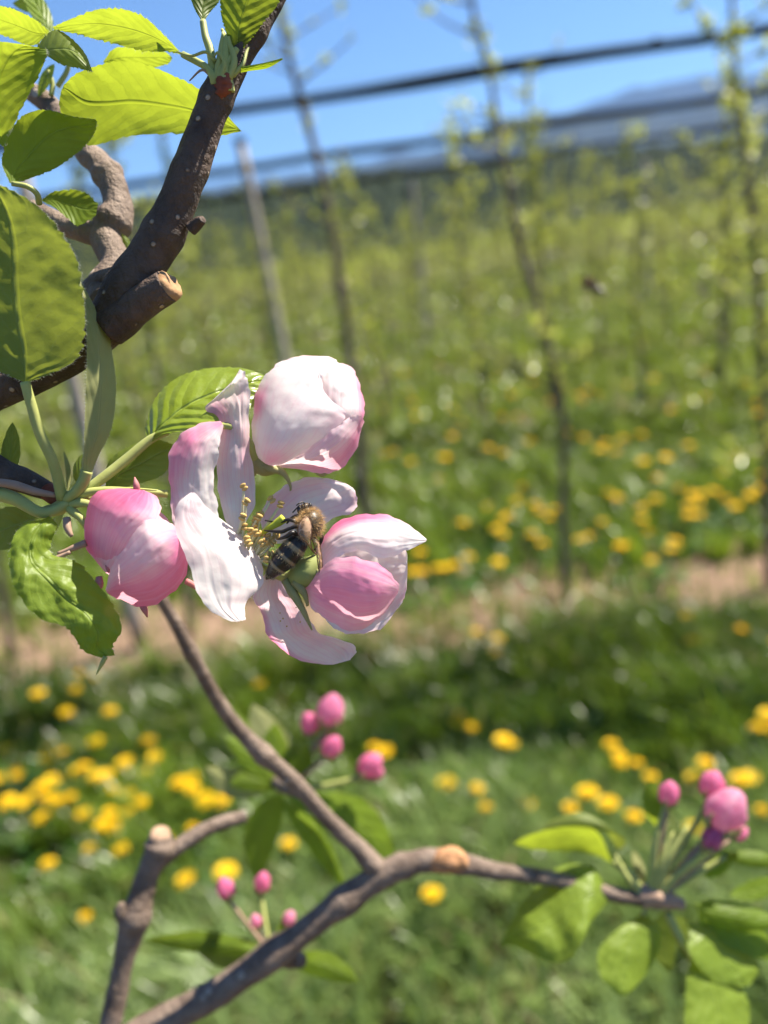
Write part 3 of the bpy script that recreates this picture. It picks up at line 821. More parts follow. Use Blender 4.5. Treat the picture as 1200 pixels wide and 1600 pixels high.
def sheet(stations, cf, nu, nv, wr=0.0, wscale=0.02, seed=0, vfold=False, curl=0.0, serr=0.0, nser=26, dz=0.0, ruffle=0.0, quilt=0.0, nveins=8, crease=0.0):
    """curved sheet from stations ((xl,yl,zl),(xr,yr,zr),bulge); returns V (world), F, UV, u, v"""
    S = []
    for L, Rr, b in stations:
        S.append((*cf(L[0], L[1]), L[2] + dz, *cf(Rr[0], Rr[1]), Rr[2] + dz, b))
    A = crom(S, nu)
    # even the stations out along the length
    mid = (A[:, :3] + A[:, 3:6]) / 2
    u = np.linspace(0, 1, nu)
    vv = np.linspace(-1, 1, nv)
    U, Vv = np.meshgrid(u, vv, indexing='ij')
    L3 = A[:, None, 0:3]; R3 = A[:, None, 3:6]
    f = (Vv[..., None] + 1) / 2
    X = L3 * (1 - f) + R3 * f
    w = np.linalg.norm(A[:, 3:6] - A[:, :3], axis=1)[:, None]
    prof = (1 - np.abs(Vv)) if vfold else (1 - Vv ** 2)
    X[..., 2] += A[:, None, 6] * prof
    X[..., 2] += curl * np.abs(Vv) ** 4 * np.minimum(1, w / 60)
    wd = (A[:, 3:6] - A[:, :3]) / (np.linalg.norm(A[:, 3:6] - A[:, :3], axis=1)[:, None] + 1e-6)
    if serr:
        rs = random.Random(seed + 5); ph_ = np.cumsum([rs.uniform(.55, 1.45) for _ in range(nu)]) / nu
        Uj = np.interp(U, np.linspace(0, 1, nu), ph_)
        tooth = (((Uj * nser + .3 * (Vv > 0)) % 1.0) - 0.5) * (.6 + .5 * np.sin(U * 31 + seed))
        am = serr * tooth * (np.abs(Vv) > 0.93) * np.clip(w / 40, 0, 1)
        X += wd[:, None, :] * (am * np.sign(Vv))[..., None]
    if ruffle:
        X[..., 2] += ruffle * np.abs(Vv) ** 2 * (np.sin(U * 19 + seed) + .6 * np.sin(U * 37 + seed * 2 + Vv))
    if quilt:
        quilt = quilt * .34
        s = U * nveins - 2.0 * np.abs(Vv) ** 1.2
        X[..., 2] += quilt * (np.abs(np.sin(np.pi * s)) - .5) * np.clip(1.15 - np.abs(Vv), 0, 1) * np.clip(w / 50, 0, 1)
        X[..., 2] -= quilt * 1.2 * np.exp(-(Vv / .07) ** 2)
    if crease:
        for k in range(7):
            rr = random.Random(seed * 31 + k)
            v0 = rr.uniform(-.85, .85); sl_ = rr.uniform(-.5, .5); wd_ = rr.uniform(.05, .12); u0 = rr.uniform(.2, .9); ul = rr.uniform(.12, .35)
            X[..., 2] += crease * rr.uniform(.5, 1.5) * rr.choice((-1, 1)) * np.exp(-((Vv - v0 - sl_ * (U - u0)) / wd_) ** 2 - ((U - u0) / ul) ** 2)
        ed = np.abs(Vv) ** 6
        X[..., 2] += 2.2 * crease * ed * np.sin(U * 23 + seed) * np.clip(w / 60, 0, 1)
        X += wd[:, None, :] * (np.sign(Vv) * ed * (1.6 * np.sin(U * 17 + seed * 1.7 + Vv) + 1.1 * np.sin(U * 41 + seed * 2.9 + 2 * Vv) + .6 * np.sin(U * 83 + seed)) * np.clip(w / 60, 0, 1))[..., None]
    if wr:
        for i in range(nu):
            for j in range(nv):
                q = Vector((X[i, j, 0] * wscale + seed * 5.7, X[i, j, 1] * wscale, seed * 1.3))
                X[i, j, 2] += wr * (mn.noise(q) + .5 * mn.noise(q * 2.1) + .22 * mn.noise(q * 4.7))
                X[i, j, 0] += .3 * wr * mn.noise(q + Vector((9, 0, 0))) * (abs(Vv[i, j]) > .2)
                X[i, j, 1] += .3 * wr * mn.noise(q + Vector((0, 9, 0))) * (abs(Vv[i, j]) > .2)
    return PA(X), grid_faces(nu, nv), np.stack([U.ravel(), (Vv.ravel() + 1) / 2], 1), U.ravel(), Vv.ravel()

def petal(parent, cf, st, tints=(), base=0.03, wr=3.0, seed=0, curl=0.0, dz=0.0, label=None, wscale=.03, ruffle=0.0, crease=1.1):
    V, F, UV, u, v = sheet(st, cf, 56, 44, wr, wscale, seed, curl=curl, dz=dz, ruffle=ruffle, crease=crease)
    t = np.full(len(u), base)
    for (u0, v0, ru, rv, a) in tints:
        t = t + a * np.exp(-((u - u0) / ru) ** 2 - ((v - v0) / rv) ** 2)
    return mesh('petal', V, F, PETAL, parent, uv=UV, attrs={'tint': np.clip(t, 0, 1)}, label=label)

def stalk(name, parent, pts, rad, mat, n=8, seg=5, bump=.05, seed=0, cap=True, fuzz=0):
    """pts in (x,y,z) pixel space, radius in pixels"""
    W = PA(pts); r = np.array([q * pxr(p[2]) for p, q in zip(pts, np.broadcast_to(rad, (len(pts),)))])
    v, f, u = tube(W, r, n, seg, bump, 500, seed, cap)
    o = mesh(name, v, f, mat, parent, uv=u)
    return o

def hairs(name, parent, V, nrm, L, w, mat, lean=.4):
    n = len(V); d = nrm + RNG.normal(size=(n, 3)) * lean; d /= np.linalg.norm(d, axis=1)[:, None]
    s = np.cross(d, RNG.normal(size=(n, 3))); s /= np.linalg.norm(s, axis=1)[:, None] + 1e-9
    Ls = (RNG.uniform(.5, 1.1, n) * L)[:, None]
    X = np.zeros((n, 3, 3)); X[:, 0] = V - s * w - nrm * L * .1; X[:, 1] = V + s * w - nrm * L * .1; X[:, 2] = V + d * Ls
    T = np.arange(n * 3).reshape(n, 3)
    o = mesh(name, X.reshape(-1, 3), T, mat, parent, smooth=False)
    o['kind'] = 'stuff'
    return o

def mesh_points(o, n):
    """random points and normals on a mesh object (world)"""
    me = o.data; base = LOC[o.name]
    me.calc_loop_triangles()
    tr = np.zeros(len(me.loop_triangles) * 3, np.int32); me.loop_triangles.foreach_get('vertices', tr); tr = tr.reshape(-1, 3)
    co = np.zeros(len(me.vertices) * 3, np.float32); me.vertices.foreach_get('co', co); co = co.reshape(-1, 3)
    a, b, c = co[tr[:, 0]], co[tr[:, 1]], co[tr[:, 2]]
    cr = np.cross(b - a, c - a); ar = np.linalg.norm(cr, axis=1)
    i = RNG.choice(len(tr), n, p=ar / ar.sum())
    r1 = np.sqrt(RNG.random(n))[:, None]; r2 = RNG.random(n)[:, None]
    p = a[i] * (1 - r1) + b[i] * r1 * (1 - r2) + c[i] * r1 * r2
    return p + base, cr[i] / (ar[i][:, None] + 1e-20)

def leaf(parent, cf, st, mat=None, serr=5.0, nser=24, wr=3.0, seed=0, pet=None, pr_=(5, 4), dz=0.0, vfold=False, curl=0.0, quilt=1.1, label=None, name='leaf', pmat=None, nu=73, nv=27, rim=0):
    V, F, UV, u, v = sheet(st, cf, nu, nv, wr, .02, seed, vfold=vfold, curl=curl, serr=serr, nser=nser, dz=dz, quilt=quilt)
    o = mesh(name, V, F, mat or LEAF, parent, uv=UV, label=label)
    if pet:
        pp = [(*cf(a, b), z + dz) for a, b, z in pet]
        stalk('petiole', o, pp, np.linspace(pr_[0], pr_[1], len(pp)), pmat or PETIOLE, seed=seed)
    if rim:
        k = np.where(np.abs(v) > .99)[0]
        i = RNG.choice(k, rim); cen = V[(i // nv) * nv + nv // 2]
        d = V[i] - cen; d /= np.linalg.norm(d, axis=1)[:, None] + 1e-9
        hairs('down', o, V[i] + RNG.normal(size=(rim, 3)) * 6e-5, d, 5e-4, 1.1e-5, FUZZ, .8)
    return o

def autoleaf(parent, b, t, w, bow=0.0, tw=0.0, zb=0.0, fold=0.0, mat=None, pet=None, pr_=(4, 3), seed=0, serr=4.0, label=None, wide=.42, **kw):
    """leaf from base b to tip t (x,y,z px); w = half width, tw = twist of the blade about its midrib (deg)"""
    b = np.array(b, float); t = np.array(t, float); d = t - b; Lx = np.linalg.norm(d); dn_ = d / Lx
    p = np.array([-dn_[1], dn_[0], 0]); pl = np.linalg.norm(p); p = p / pl if pl > 1e-6 else np.array([1., 0, 0])
    q = np.cross(dn_, p)
    tw = -math.copysign(abs(tw) + 18, p[0] * .44 - p[1] * .9)      # blades turn their face to the light
    st = []
    for f in (0, .08, .22, .4, .58, .75, .88, .96, 1.0):
        prof = (math.sin(math.pi * f ** .85) ** .75) if 0 < f < 1 else 0.02
        c = b + d * f + p * bow * math.sin(math.pi * f) + np.array([0, 0, zb * math.sin(math.pi * f)])
        a = R_(tw) * (1 - .3 * f)
        wd = (p * math.cos(a) + q * math.sin(a)) * w * max(prof, .02)
        st.append((tuple(c - wd), tuple(c + wd), fold * prof))
    pp = None
    if pet: pp = list(pet)
    return leaf(parent, cid, st, mat or LEAF_SOFT, serr=serr, seed=seed, pet=pp, pr_=pr_, vfold=True, label=label, nu=49, nv=17, **kw)

def limb(parent, pts, rad, mat, name='limb', seed=0, bump=.10, knots=(), n=18, seg=10, bs=160):
    W = PA(pts); r = np.array([q * pxr(p[2]) for p, q in zip(pts, rad)])
    v, f, u = tube(W, r, n, seg, bump, bs, seed, knots=knots)
    return mesh(name, v, f, mat, parent, uv=u)

def disc_end(parent, c, nrm, r, mat, name='cut_end'):
    """rough cut face of a pruned limb"""
    cz_ = c[2]; c = P(*c); nrm = np.array(nrm, float); nrm = nrm[0] * CR + nrm[1] * -CU + nrm[2] * -CF; nrm /= np.linalg.norm(nrm)
    rr = r * pxr(cz_); V, F = [], []
    h = np.cross(nrm, CU); h /= np.linalg.norm(h); k = np.cross(nrm, h)
    n = 22
    for i, (f, z) in enumerate([(1.06, -.3), (1.04, 0.12), (.8, .3), (.45, .34), (.12, .36)]):
        for j in range(n):
            th = 2 * math.pi * j / n; q = 1 + .14 * mn.noise(Vector((math.cos(th) * 2, math.sin(th) * 2, f * 3 + r)))
            V.append(c + rr * (f * q * (math.cos(th) * h + math.sin(th) * k) + nrm * (z + .16 * mn.noise(Vector((math.cos(th) * 3 * f, math.sin(th) * 3 * f, 5))))))
    F = grid_faces(5, n, True); F.append(tuple(range(4 * n, 5 * n)))
    return mesh(name, np.array(V), F, mat, parent)

# ================================================================== upper limb with its leafy spur
br = thing('apple_branch', P(175, 500, -20), 'dark brown pruned apple limb with pale lenticels and bright leaves at upper left', 'branch')
limb(br, [(-60, 640, -60), (0, 606, -50), (60, 580, -40), (120, 545, -30), (170, 500, -22), (215, 428, -15), (262, 352, -8), (297, 265, 0), (328, 180, 0), (352, 125, -2), (392, 62, -8), (428, 5, -14), (450, -40, -18)],
     [30, 30, 31, 32, 35, 33, 31, 28, 26, 25, 17, 14, 13], BARK_DARK, seed=1, bump=.07, knots=[(.49, .02, .14), (.40, .03, .12), (.58, .012, .06), (.7, .02, .1), (.85, .02, .25)], n=28, seg=12)
limb(br, [(170, 512, -10), (205, 485, -2), (238, 463, 6), (262, 448, 12)], [32, 28, 26, 25], BARK_DARK, seed=2, bump=.1, n=24)
disc_end(br, (265, 446, 13), (.85, -.5, .32), 23, CUT)
limb(br, [(298, 358, 2), (310, 348, 8), (317, 343, 14)], [11, 9, 6], BARK_DARK, name='bud_stub', seed=4, n=12)
limb(br, [(168, 475, -60), (160, 452, -110), (180, 414, -150), (166, 370, -175), (184, 328, -190), (177, 292, -200), (155, 255, -210), (134, 236, -220), (100, 190, -240), (60, 150, -260), (10, 130, -280)],
     [26, 27, 24, 24, 23, 22, 20, 19, 17, 15, 14], BARK_GREY, seed=5, bump=.14, knots=[(.35, .03, .3), (.55, .02, .2)], n=20)
limb(br, [(166, 370, -175), (130, 362, -180), (96, 350, -190), (50, 325, -200)], [20, 17, 16, 14], BARK_GREY, seed=6, n=16)
limb(br, [(118, 480, -70), (150, 445, -85), (180, 430, -60)], [14, 16, 14], BARK_GREY, name='bark_collar', seed=7, n=16)
# reddish bud scales under the spur
v, f, u = tube(PA([(341, 150, 19), (347, 141, 21), (350, 132, 22), (352, 120, 20)]), np.array([9, 12, 13, 9]) * pxr(0), 18, 6, .45, 1100, 3)
mesh('bud_scale', v, f, SCAR, br, uv=u)
limb(br, [(352, 145, 12), (349, 120, 18), (350, 95, 15), (356, 60, 8)], [16, 15, 12, 9], PETIOLE, name='spur_shoot', seed=8, n=14, bump=.15)
leaf(br, c2, [((950, 205, 12), (985, 205, 10), 0), ((915, 110, 18), (1030, 150, 14), -5), ((900, 40, 26), (1075, 90, 22), -8), ((900, -60, 34), (1135, 10, 30), -9), ((930, -160, 42), (1150, -70, 38), -8), ((1040, -240, 46), (1060, -230, 46), 0)],
     LEAF_BACK, serr=4, seed=1, pet=[(905, 310, 18), (930, 260, 20), (965, 200, 15)], pr_=(6, 5), label='bright backlit leaf at the tip of the limb')
leaf(br, c2, [((822, 85, 0), (832, 85, 0), 0), ((790, 30, 0), (860, 45, -15), 5), ((772, -40, 0), (900, -10, -25), 8), ((780, -120, 0), (900, -110, -25), 6), ((840, -190, -5), (850, -190, -8), 0)],
     LEAF, serr=3, seed=2, pet=[(870, 300, 15), (858, 210, 10), (838, 150, 5), (827, 85, 0)], pr_=(7, 5))
leaf(br, c2, [((735, 215, 5), (745, 225, 5), 0), ((665, 140, 18), (690, 214, 0), -4), ((585, 66, 28), (590, 208, -8), -6), ((500, 38, 30), (480, 182, -12), -6), ((400, 38, 24), (375, 156, -14), -5), ((300, 72, 10), (290, 135, -14), -3), ((215, 108, -8), (220, 120, -12), 0)],
     LEAF_BACK, serr=6, nser=20, seed=3, pet=[(875, 345, 22), (868, 310, 25), (835, 270, 18), (745, 222, 5)], pr_=(7, 5), label='long backlit leaf arching left from the limb', rim=900)
stalk('stipule', br, [(*c2(878, 250), 22), (*c2(840, 212), 28), (*c2(780, 228), 30), (*c2(720, 210), 26)], [3, 2.5, 2, 1], PETIOLE)
stalk('stipule', br, [(*c2(872, 330), 20), (*c2(825, 285), 22), (*c2(772, 330), 18)], [2, 2, 1], PETIOLE_RED)
leaf(br, c2, [((955, 275, 22), (960, 300, 18), 0), ((1010, 268, 24), (1020, 290, 20), 2), ((1080, 255, 26), (1090, 278, 20), 2), ((1152, 236, 24), (1155, 242, 24), 0)], LEAF_SOFT, serr=0, seed=4, name='stipule', nu=25, nv=9)
for (pts, r) in (([(880, 330, 24), (895, 250, 26), (900, 190, 20), (910, 130, 15)], 6), ([(930, 320, 22), (955, 250, 22), (935, 180, 18), (905, 120, 8)], 7), ([(900, 320, 28), (915, 260, 32), (890, 215, 30), (872, 230, 28)], 4), ([(950, 310, 20), (990, 260, 18), (1010, 200, 8), (1050, 160, 0)], 4)):
    stalk('stipule', br, [(*c2(a, b), z) for a, b, z in pts], np.linspace(r, r * .35, len(pts)), PETIOLE, seed=r)
leaf(br, c2, [((975, 525, -70), (985, 535, -70), 0), ((880, 420, -55), (850, 560, -80), -4), ((790, 350, -42), (770, 548, -90), -8), ((690, 300, -34), (600, 548, -96), -10), ((590, 262, -30), (480, 565, -98), -10), ((480, 250, -32), (370, 592, -96), -8), ((390, 270, -40), (300, 560, -88), -6), ((310, 300, -52), (245, 440, -75), -3), ((262, 345, -62), (250, 370, -66), 0)],
     LEAF_BACK, serr=5, seed=5, label='broad yellow-green leaf lit through behind the limb')
leaf(br, c2, [((40, 745, 40), (55, 752, 40), 0), ((8, 660, 44), (130, 725, 24), -6), ((35, 555, 48), (220, 690, 12), -9), ((90, 475, 44), (300, 635, 4), -9), ((185, 448, 34), (345, 598, 0), -7), ((300, 474, 20), (385, 545, 2), -3), ((388, 486, 8), (396, 495, 8), 0)],
     LEAF_BACK, serr=4, seed=6, pet=[(160, 830, 10), (150, 790, 25), (110, 760, 34), (48, 748, 40)], label='rounded backlit leaf left of the grey limb', rim=500)
leaf(br, c2, [((15, 600, 10), (25, 590, 12), 0), ((-120, 480, 20), (70, 480, 25), -6), ((-160, 330, 40), (135, 350, 34), -10), ((-120, 230, 56), (188, 240, 38), -10), ((-20, 172, 60), (190, 215, 34), -5), ((80, 178, 50), (190, 200, 30), 0)],
     LEAF_BACK, serr=4, seed=7, label='leaf seen edge on at the left border', rim=300)
leaf(br, c2, [((150, 190, 0), (190, 225, 20), 0), ((190, 140, 0), (250, 262, 28), 10), ((235, 122, 0), (320, 280, 30), 14), ((300, 165, 5), (360, 290, 28), 10), ((350, 225, 10), (372, 292, 22), 3), ((372, 280, 18), (376, 292, 18), 0)],
     LEAF, serr=5, nser=16, seed=8, label='dark green curled leaf tip', rim=300)
leaf(br, c2, [((205, 130, -90), (195, 145, -92), 0), ((150, 85, -70), (130, 185, -100), -4), ((70, 45, -60), (60, 165, -105), -5), ((-30, 20, -60), (-40, 120, -105), -4), ((-120, 30, -80), (-120, 60, -90), 0)], LEAF_BACK, seed=9)
leaf(br, c2, [((420, 250, -150), (425, 260, -150), 0), ((470, 195, -135), (500, 275, -165), -4), ((570, 188, -130), (600, 280, -170), -4), ((660, 205, -140), (680, 262, -162), -3), ((700, 232, -155), (702, 240, -155), 0)], LEAF_BACK, seed=10, nu=37, nv=13)
leaf(br, c2, [((170, 815, -120), (175, 822, -120), 0), ((210, 785, -120), (230, 850, -110), -5), ((280, 772, -120), (275, 890, -105), -8), ((350, 785, -120), (320, 918, -105), -6), ((400, 830, -118), (390, 880, -110), 0)], LEAF_BACK, seed=11, nu=37, nv=13)
leaf(br, c2, [((495, 950, -160), (500, 955, -160), 0), ((500, 985, -160), (525, 975, -165), 2), ((510, 1030, -160), (540, 1025, -165), 2), ((525, 1070, -160), (530, 1070, -160), 0)], LEAF_BACK, seed=12, nu=25, nv=9, serr=2)
autoleaf(br, (62, 70, -240), (-10, 10, -260), 22, 4, 20, mat=LEAF_BACK, seed=13)
autoleaf(br, (80, 55, -260), (30, -30, -280), 18, 4, -20, mat=LEAF_SOFT, seed=14)
autoleaf(br, (85, 100, -220), (60, 150, -230), 14, 2, 40, mat=LEAF_SOFT, seed=15)
autoleaf(br, (75, 15, -300), (20, 5, -320), 16, 4, 10, mat=LEAF_BACK, seed=16)
for i, (a, b_) in enumerate((((80, 150, -230), (75, 110, -225)), ((90, 135, -235), (110, 90, -230)))):
    stalk('petiole', br, [(*a,), ((a[0] + b_[0]) / 2 + 4, (a[1] + b_[1]) / 2, a[2]), (*b_,)], [4, 4, 3], PETIOLE)

# ================================================================== blossoming spur
sp = thing('blossom_spur', P(60, 770, -20), 'apple spur with an open blossom, two half open blossoms, a pink bud and leaves', 'blossom spur')
limb(sp, [(-60, 700, -40), (0, 738, -38), (40, 752, -34), (75, 768, -30)], [28, 24, 20, 15], BARK_DARK, seed=21, n=18)
limb(sp, [(75, 768, -30), (88, 778, -22), (100, 785, -14)], [14, 13, 10], SCAR, name='bud_scale', seed=22, n=14, bump=.3)
stalk('shoot', sp, [(70, 800, -20), (90, 795, -8), (105, 783, 0), (112, 770, 0)], [9, 11, 11, 8], PETIOLE, bump=.15, n=12)
stalk('shoot', sp, [(-30, 765, 10), (20, 778, 14), (60, 800, 16), (85, 798, 12), (108, 785, 5)], [11, 11, 9, 8, 7], PETIOLE, n=12)
stalk('shoot', sp, [(-20, 752, 20), (20, 757, 22), (55, 768, 18), (88, 774, 8)], [6, 7, 6, 4], PETIOLE_RED, n=10)
leaf(sp, c3, [((85, 475, 55), (105, 478, 55), 0), ((-30, 420, 62), (220, 435, 60), -8), ((-120, 320, 72), (300, 375, 68), -14), ((-190, 190, 84), (322, 250, 78), -18), ((-200, 60, 94), (312, 120, 86), -20), ((-180, -60, 100), (288, 10, 92), -18), ((-150, -150, 104), (230, -90, 96), -14), ((-120, -220, 104), (140, -190, 98), -8), ((-90, -265, 102), (30, -258, 98), -4), ((-60, -275, 100), (-40, -275, 100), 0)],
     LEAF, serr=8, nser=26, seed=31, vfold=True, pet=[(235, 920, 4), (205, 790, 25), (150, 670, 42), (115, 550, 52), (95, 478, 55)], pr_=(9, 8), label='largest leaf of the spur, seen from its shaded underside at the left edge', nu=105, nv=41, quilt=1.6, rim=1800)
leaf(sp, c3, [((308, 830, 24), (345, 830, 20), 0), ((314, 760, 34), (372, 760, 10), 4), ((320, 650, 42), (422, 650, 0), 8), ((325, 500, 44), (438, 500, -6), 10), ((328, 380, 40), (424, 370, -6), 10), ((325, 260, 34), (402, 250, 0), 7), ((312, 150, 26), (352, 180, 10), 4), ((282, 62, 18), (290, 60, 18), 0)],
     LEAF_DOWN, serr=2.5, nser=34, seed=32, vfold=True, pet=[(250, 925, 5), (290, 890, 14), (318, 850, 20), (330, 815, 22)], pr_=(8, 9), label='pale downy leaf folded lengthwise, standing upright', quilt=1, rim=1500)
leaf(sp, c3, [((278, 90, 26), (282, 90, 26), 0), ((275, 130, 28), (312, 150, 22), 2), ((305, 180, 28), (335, 200, 22), 2), ((330, 215, 26), (334, 215, 26), 0)], LEAF, serr=0, seed=33, nu=21, nv=9, name='folded_edge')
leaf(sp, c1, [((0, 385, -40), (20, 392, -36), 0), ((-5, 330, -58), (80, 362, -26), 6), ((20, 240, -80), (180, 340, -22), 9), ((80, 160, -98), (260, 320, -30), 11), ((180, 105, -108), (350, 290, -46), 11), ((290, 88, -112), (430, 250, -66), 9), ((400, 95, -112), (480, 200, -84), 6), ((500, 130, -108), (510, 145, -104), 0)],
     LEAF_GLOSSY, serr=4, nser=22, wr=4, quilt=7, seed=34, pet=None, label='glossy wrinkled leaf behind the white petals', nu=89, nv=41)
stalk('petiole', sp, [(104, 788, 0), (150, 755, -12), (190, 724, -26), (236, 686, -40), (262, 675, -42)], [7, 8, 8, 7, 5], PETIOLE, n=12)
leaf(sp, c3, [((400, 890, -45), (410, 895, -45), 0), ((405, 790, -55), (500, 870, -40), 6), ((470, 730, -60), (600, 840, -42), 10), ((580, 695, -64), (650, 790, -50), 8), ((665, 715, -62), (690, 740, -60), 0)], LEAF, serr=3, seed=35, pet=[(300, 935, -10), (350, 905, -30), (405, 892, -45)])
autoleaf(sp, (118, 752, -30), (150, 700, -40), 16, -4, 30, seed=36, mat=LEAF)
autoleaf(sp, (105, 770, -20), (100, 705, -30), 8, 4, 50, seed=361, mat=LEAF_DOWN)
leaf(sp, c3, [((165, 1000, 10), (185, 985, 12), 0), ((90, 1015, 36), (215, 1020, 24), 8), ((42, 1085, 60), (195, 1085, 32), 12), ((36, 1180, 76), (200, 1130, 40), 12), ((70, 1290, 86), (290, 1155, 38), 10), ((150, 1370, 88), (355, 1225, 42), 9), ((240, 1400, 84), (420, 1310, 50), 8), ((285, 1450, 80), (460, 1405, 56), 7), ((310, 1495, 76), (425, 1470, 60), 5), ((380, 1520, 70), (432, 1512, 66), 0)],
     LEAF_SOFT, serr=5, nser=22, seed=37, wr=9, label='curled drooping leaf below the pink bud', nu=89, nv=33, quilt=5, rim=500)
stalk('leaf_tip', sp, [(*c3(400, 1518), 68), (*c3(385, 1545), 68), (*c3(365, 1585), 66)], [4, 3.5, 1], PETIOLE)
autoleaf(sp, (5, 760, -60), (20, 660, -60), 24, 4, 40, seed=38, mat=LEAF)
autoleaf(sp, (60, 810, -60), (-40, 850, -70), 40, 4, 25, seed=39, mat=LEAF)
autoleaf(sp, (100, 800, -50), (30, 905, -60), 16, 4, 35, seed=40, mat=LEAF)
# downy sepals and small flower remains between bud and leaf
for pts, r in (([(90, 865, 30), (110, 858, 26), (135, 848, 20)], (3, 5, 6)), ([(70, 874, 34), (88, 872, 32), (110, 862, 28)], (1.5, 4, 4)), ([(112, 838, 25), (106, 826, 22), (104, 810, 15)], (3, 6, 6)), ([(152, 905, 20), (157, 918, 20)], (4, 5))):
    stalk('downy_sepal', sp, pts, r, PETIOLE_RED, n=10, bump=.2)
# pedicels
stalk('pedicel', sp, [(104, 788, 0), (130, 772, 4), (165, 766, 0), (215, 768, -15), (262, 772, -30)], [6, 7, 6, 6, 6], PETIOLE, n=10)
stalk('pedicel', sp, [(104, 790, 0), (125, 786, 10), (150, 790, 5), (190, 800, -20)], [7, 7, 6, 5], PETIOLE, n=10)
stalk('pedicel', sp, [(104, 792, 2), (115, 800, 10), (128, 812, 14), (140, 830, 10)], [6, 7, 6, 6], PETIOLE, n=10)
stalk('stipule', sp, [(160, 768, 0), (200, 764, 2), (245, 766, 0)], [3, 3, 1], PETIOLE, n=8)

def sepals(parent, cf, lst, mat=SEPAL):
    for pts, r in lst:
        stalk('sepal', parent, [(*cf(a, b), z) for a, b, z in pts], r, mat, n=8, bump=.15)
def group_part(name, parent, label):
    o = bpy.data.objects.new(name, None); COL.objects.link(o); o.parent = parent
    o.empty_display_size = .01
    LOC[o.name] = LOC[parent.name]; o['label'] = label
    return o

# --- pink bud on the left
bd = group_part('pink_blossom', sp, 'plump pink and white blossom bud at the left of the cluster')
petal(bd, c3, [((400, 1195, 30), (420, 1200, 32), 0), ((330, 1110, 20), (460, 1150, 60), 14), ((322, 1000, 15), (520, 1060, 72), 26), ((338, 925, 10), (585, 1010, 62), 34), ((400, 885, 8), (612, 960, 40), 28), ((480, 880, 8), (590, 910, 25), 10), ((520, 885, 10), (545, 888, 14), 0)],
      [(.72, -.2, .28, .7, .85), (.95, .3, .15, .8, .4), (.35, -.9, .5, .3, .45), (.1, 0, .2, 1, .3)], .20, 3, 51)
petal(bd, c3, [((398, 1262, 40), (405, 1275, 38), 0), ((425, 1175, 62), (450, 1300, 35), 16), ((480, 1090, 74), (530, 1326, 30), 34), ((540, 1015, 74), (620, 1302, 25), 44), ((600, 992, 60), (688, 1240, 22), 36), ((655, 1020, 44), (712, 1160, 24), 18), ((695, 1070, 34), (706, 1090, 32), 0)],
      [(.5, 1., .6, .6, 1.0), (.95, .3, .25, .9, .85), (.15, .6, .2, .8, .5)], .13, 3, 52)
petal(bd, c3, [((395, 1190, 10), (400, 1200, 10), 0), ((335, 1080, -20), (560, 1290, -10), -14), ((335, 960, -30), (660, 1200, -20), -25), ((400, 890, -25), (690, 1080, -15), -20), ((500, 880, -15), (620, 980, 0), 0)], [(.5, 0, .5, 1, .6)], .2, 2, 53)
petal(bd, c3, [((395, 1195, 32), (405, 1200, 34), 0), ((345, 1130, 22), (425, 1180, 50), 8), ((330, 1060, 18), (455, 1140, 62), 12), ((345, 1040, 25), (490, 1075, 66), 8), ((400, 1060, 45), (500, 1050, 64), 0)], [(.5, -.6, .4, .6, .3)], .10, 2, 54)
sepals(bd, c3, [([(520, 892, 8), (516, 868, 12), (510, 838, 8)], (6, 5, 1)), ([(535, 1318, 20), (548, 1340, 24), (558, 1368, 20)], (5, 5, 1)), ([(705, 1232, 10), (722, 1240, 5), (745, 1255, 0)], (5, 5, 4)), ([(400, 1150, 40), (408, 1185, 46), (412, 1200, 44)], (2, 3, 1)), ([(375, 1215, 34), (378, 1240, 36), (384, 1258, 32)], (5, 6, 2))], SEPAL_PINK)

# --- half open white blossom on top
HZ = -62
ha = group_part('half_open_blossom', sp, 'half open white blossom at the top of the cluster, pink on its underside')
petal(ha, c1, [((480, 470, -30), (560, 480, -30), 0), ((436, 300, -45), (700, 300, -50), -20), ((450, 180, -45), (860, 250, -50), -35), ((510, 90, -40), (855, 140, -50), -35), ((580, 52, -35), (785, 72, -45), -20), ((640, 40, -35), (740, 45, -40), 0)], [(1, 0, .25, 1, .3)], .05, 3, 61, dz=HZ)
petal(ha, c1, [((500, 480, -18), (560, 490, -12), 0), ((600, 380, 8), (760, 430, 0), 20), ((690, 260, 18), (874, 310, -5), 30), ((700, 170, 12), (882, 230, -20), 32), ((712, 110, 0), (868, 150, -35), 26), ((745, 80, -12), (835, 92, -45), 10), ((770, 70, -20), (800, 74, -38), 0)],
      [(.45, 1, .4, .25, .45), (.95, .5, .15, .8, .2)], .05, 4, 62, dz=HZ)
petal(ha, c1, [((455, 478, -2), (495, 497, 6), 0), ((432, 400, 12), (580, 470, 44), 34), ((429, 280, 4), (700, 385, 58), 46), ((448, 180, -12), (790, 308, 52), 46), ((500, 108, -24), (812, 272, 46), 40), ((580, 74, -28), (760, 235, 48), 28), ((650, 74, -18), (725, 190, 44), 14), ((690, 88, 2), (712, 125, 28), 0)],
      [(.36, -.95, .09, .22, .75), (.08, .3, .10, .6, .5), (.55, .9, .3, .2, .12)], .015, 5, 63, dz=HZ, wscale=.022, label='large sunlit white petal of the half open blossom')
petal(ha, c1, [((500, 484, 2), (540, 497, -5), 0), ((600, 455, 36), (640, 508, 8), 10), ((690, 395, 56), (720, 522, 2), 22), ((765, 335, 60), (795, 500, -5), 26), ((812, 298, 54), (852, 420, -15), 20), ((850, 284, 40), (872, 350, -12), 8), ((872, 284, 26), (884, 310, 5), 0)],
      [(.55, .7, .5, .6, .5), (1., 0, .15, 1, .35)], .14, 4, 64, dz=HZ, label='pink lower petal of the half open blossom')
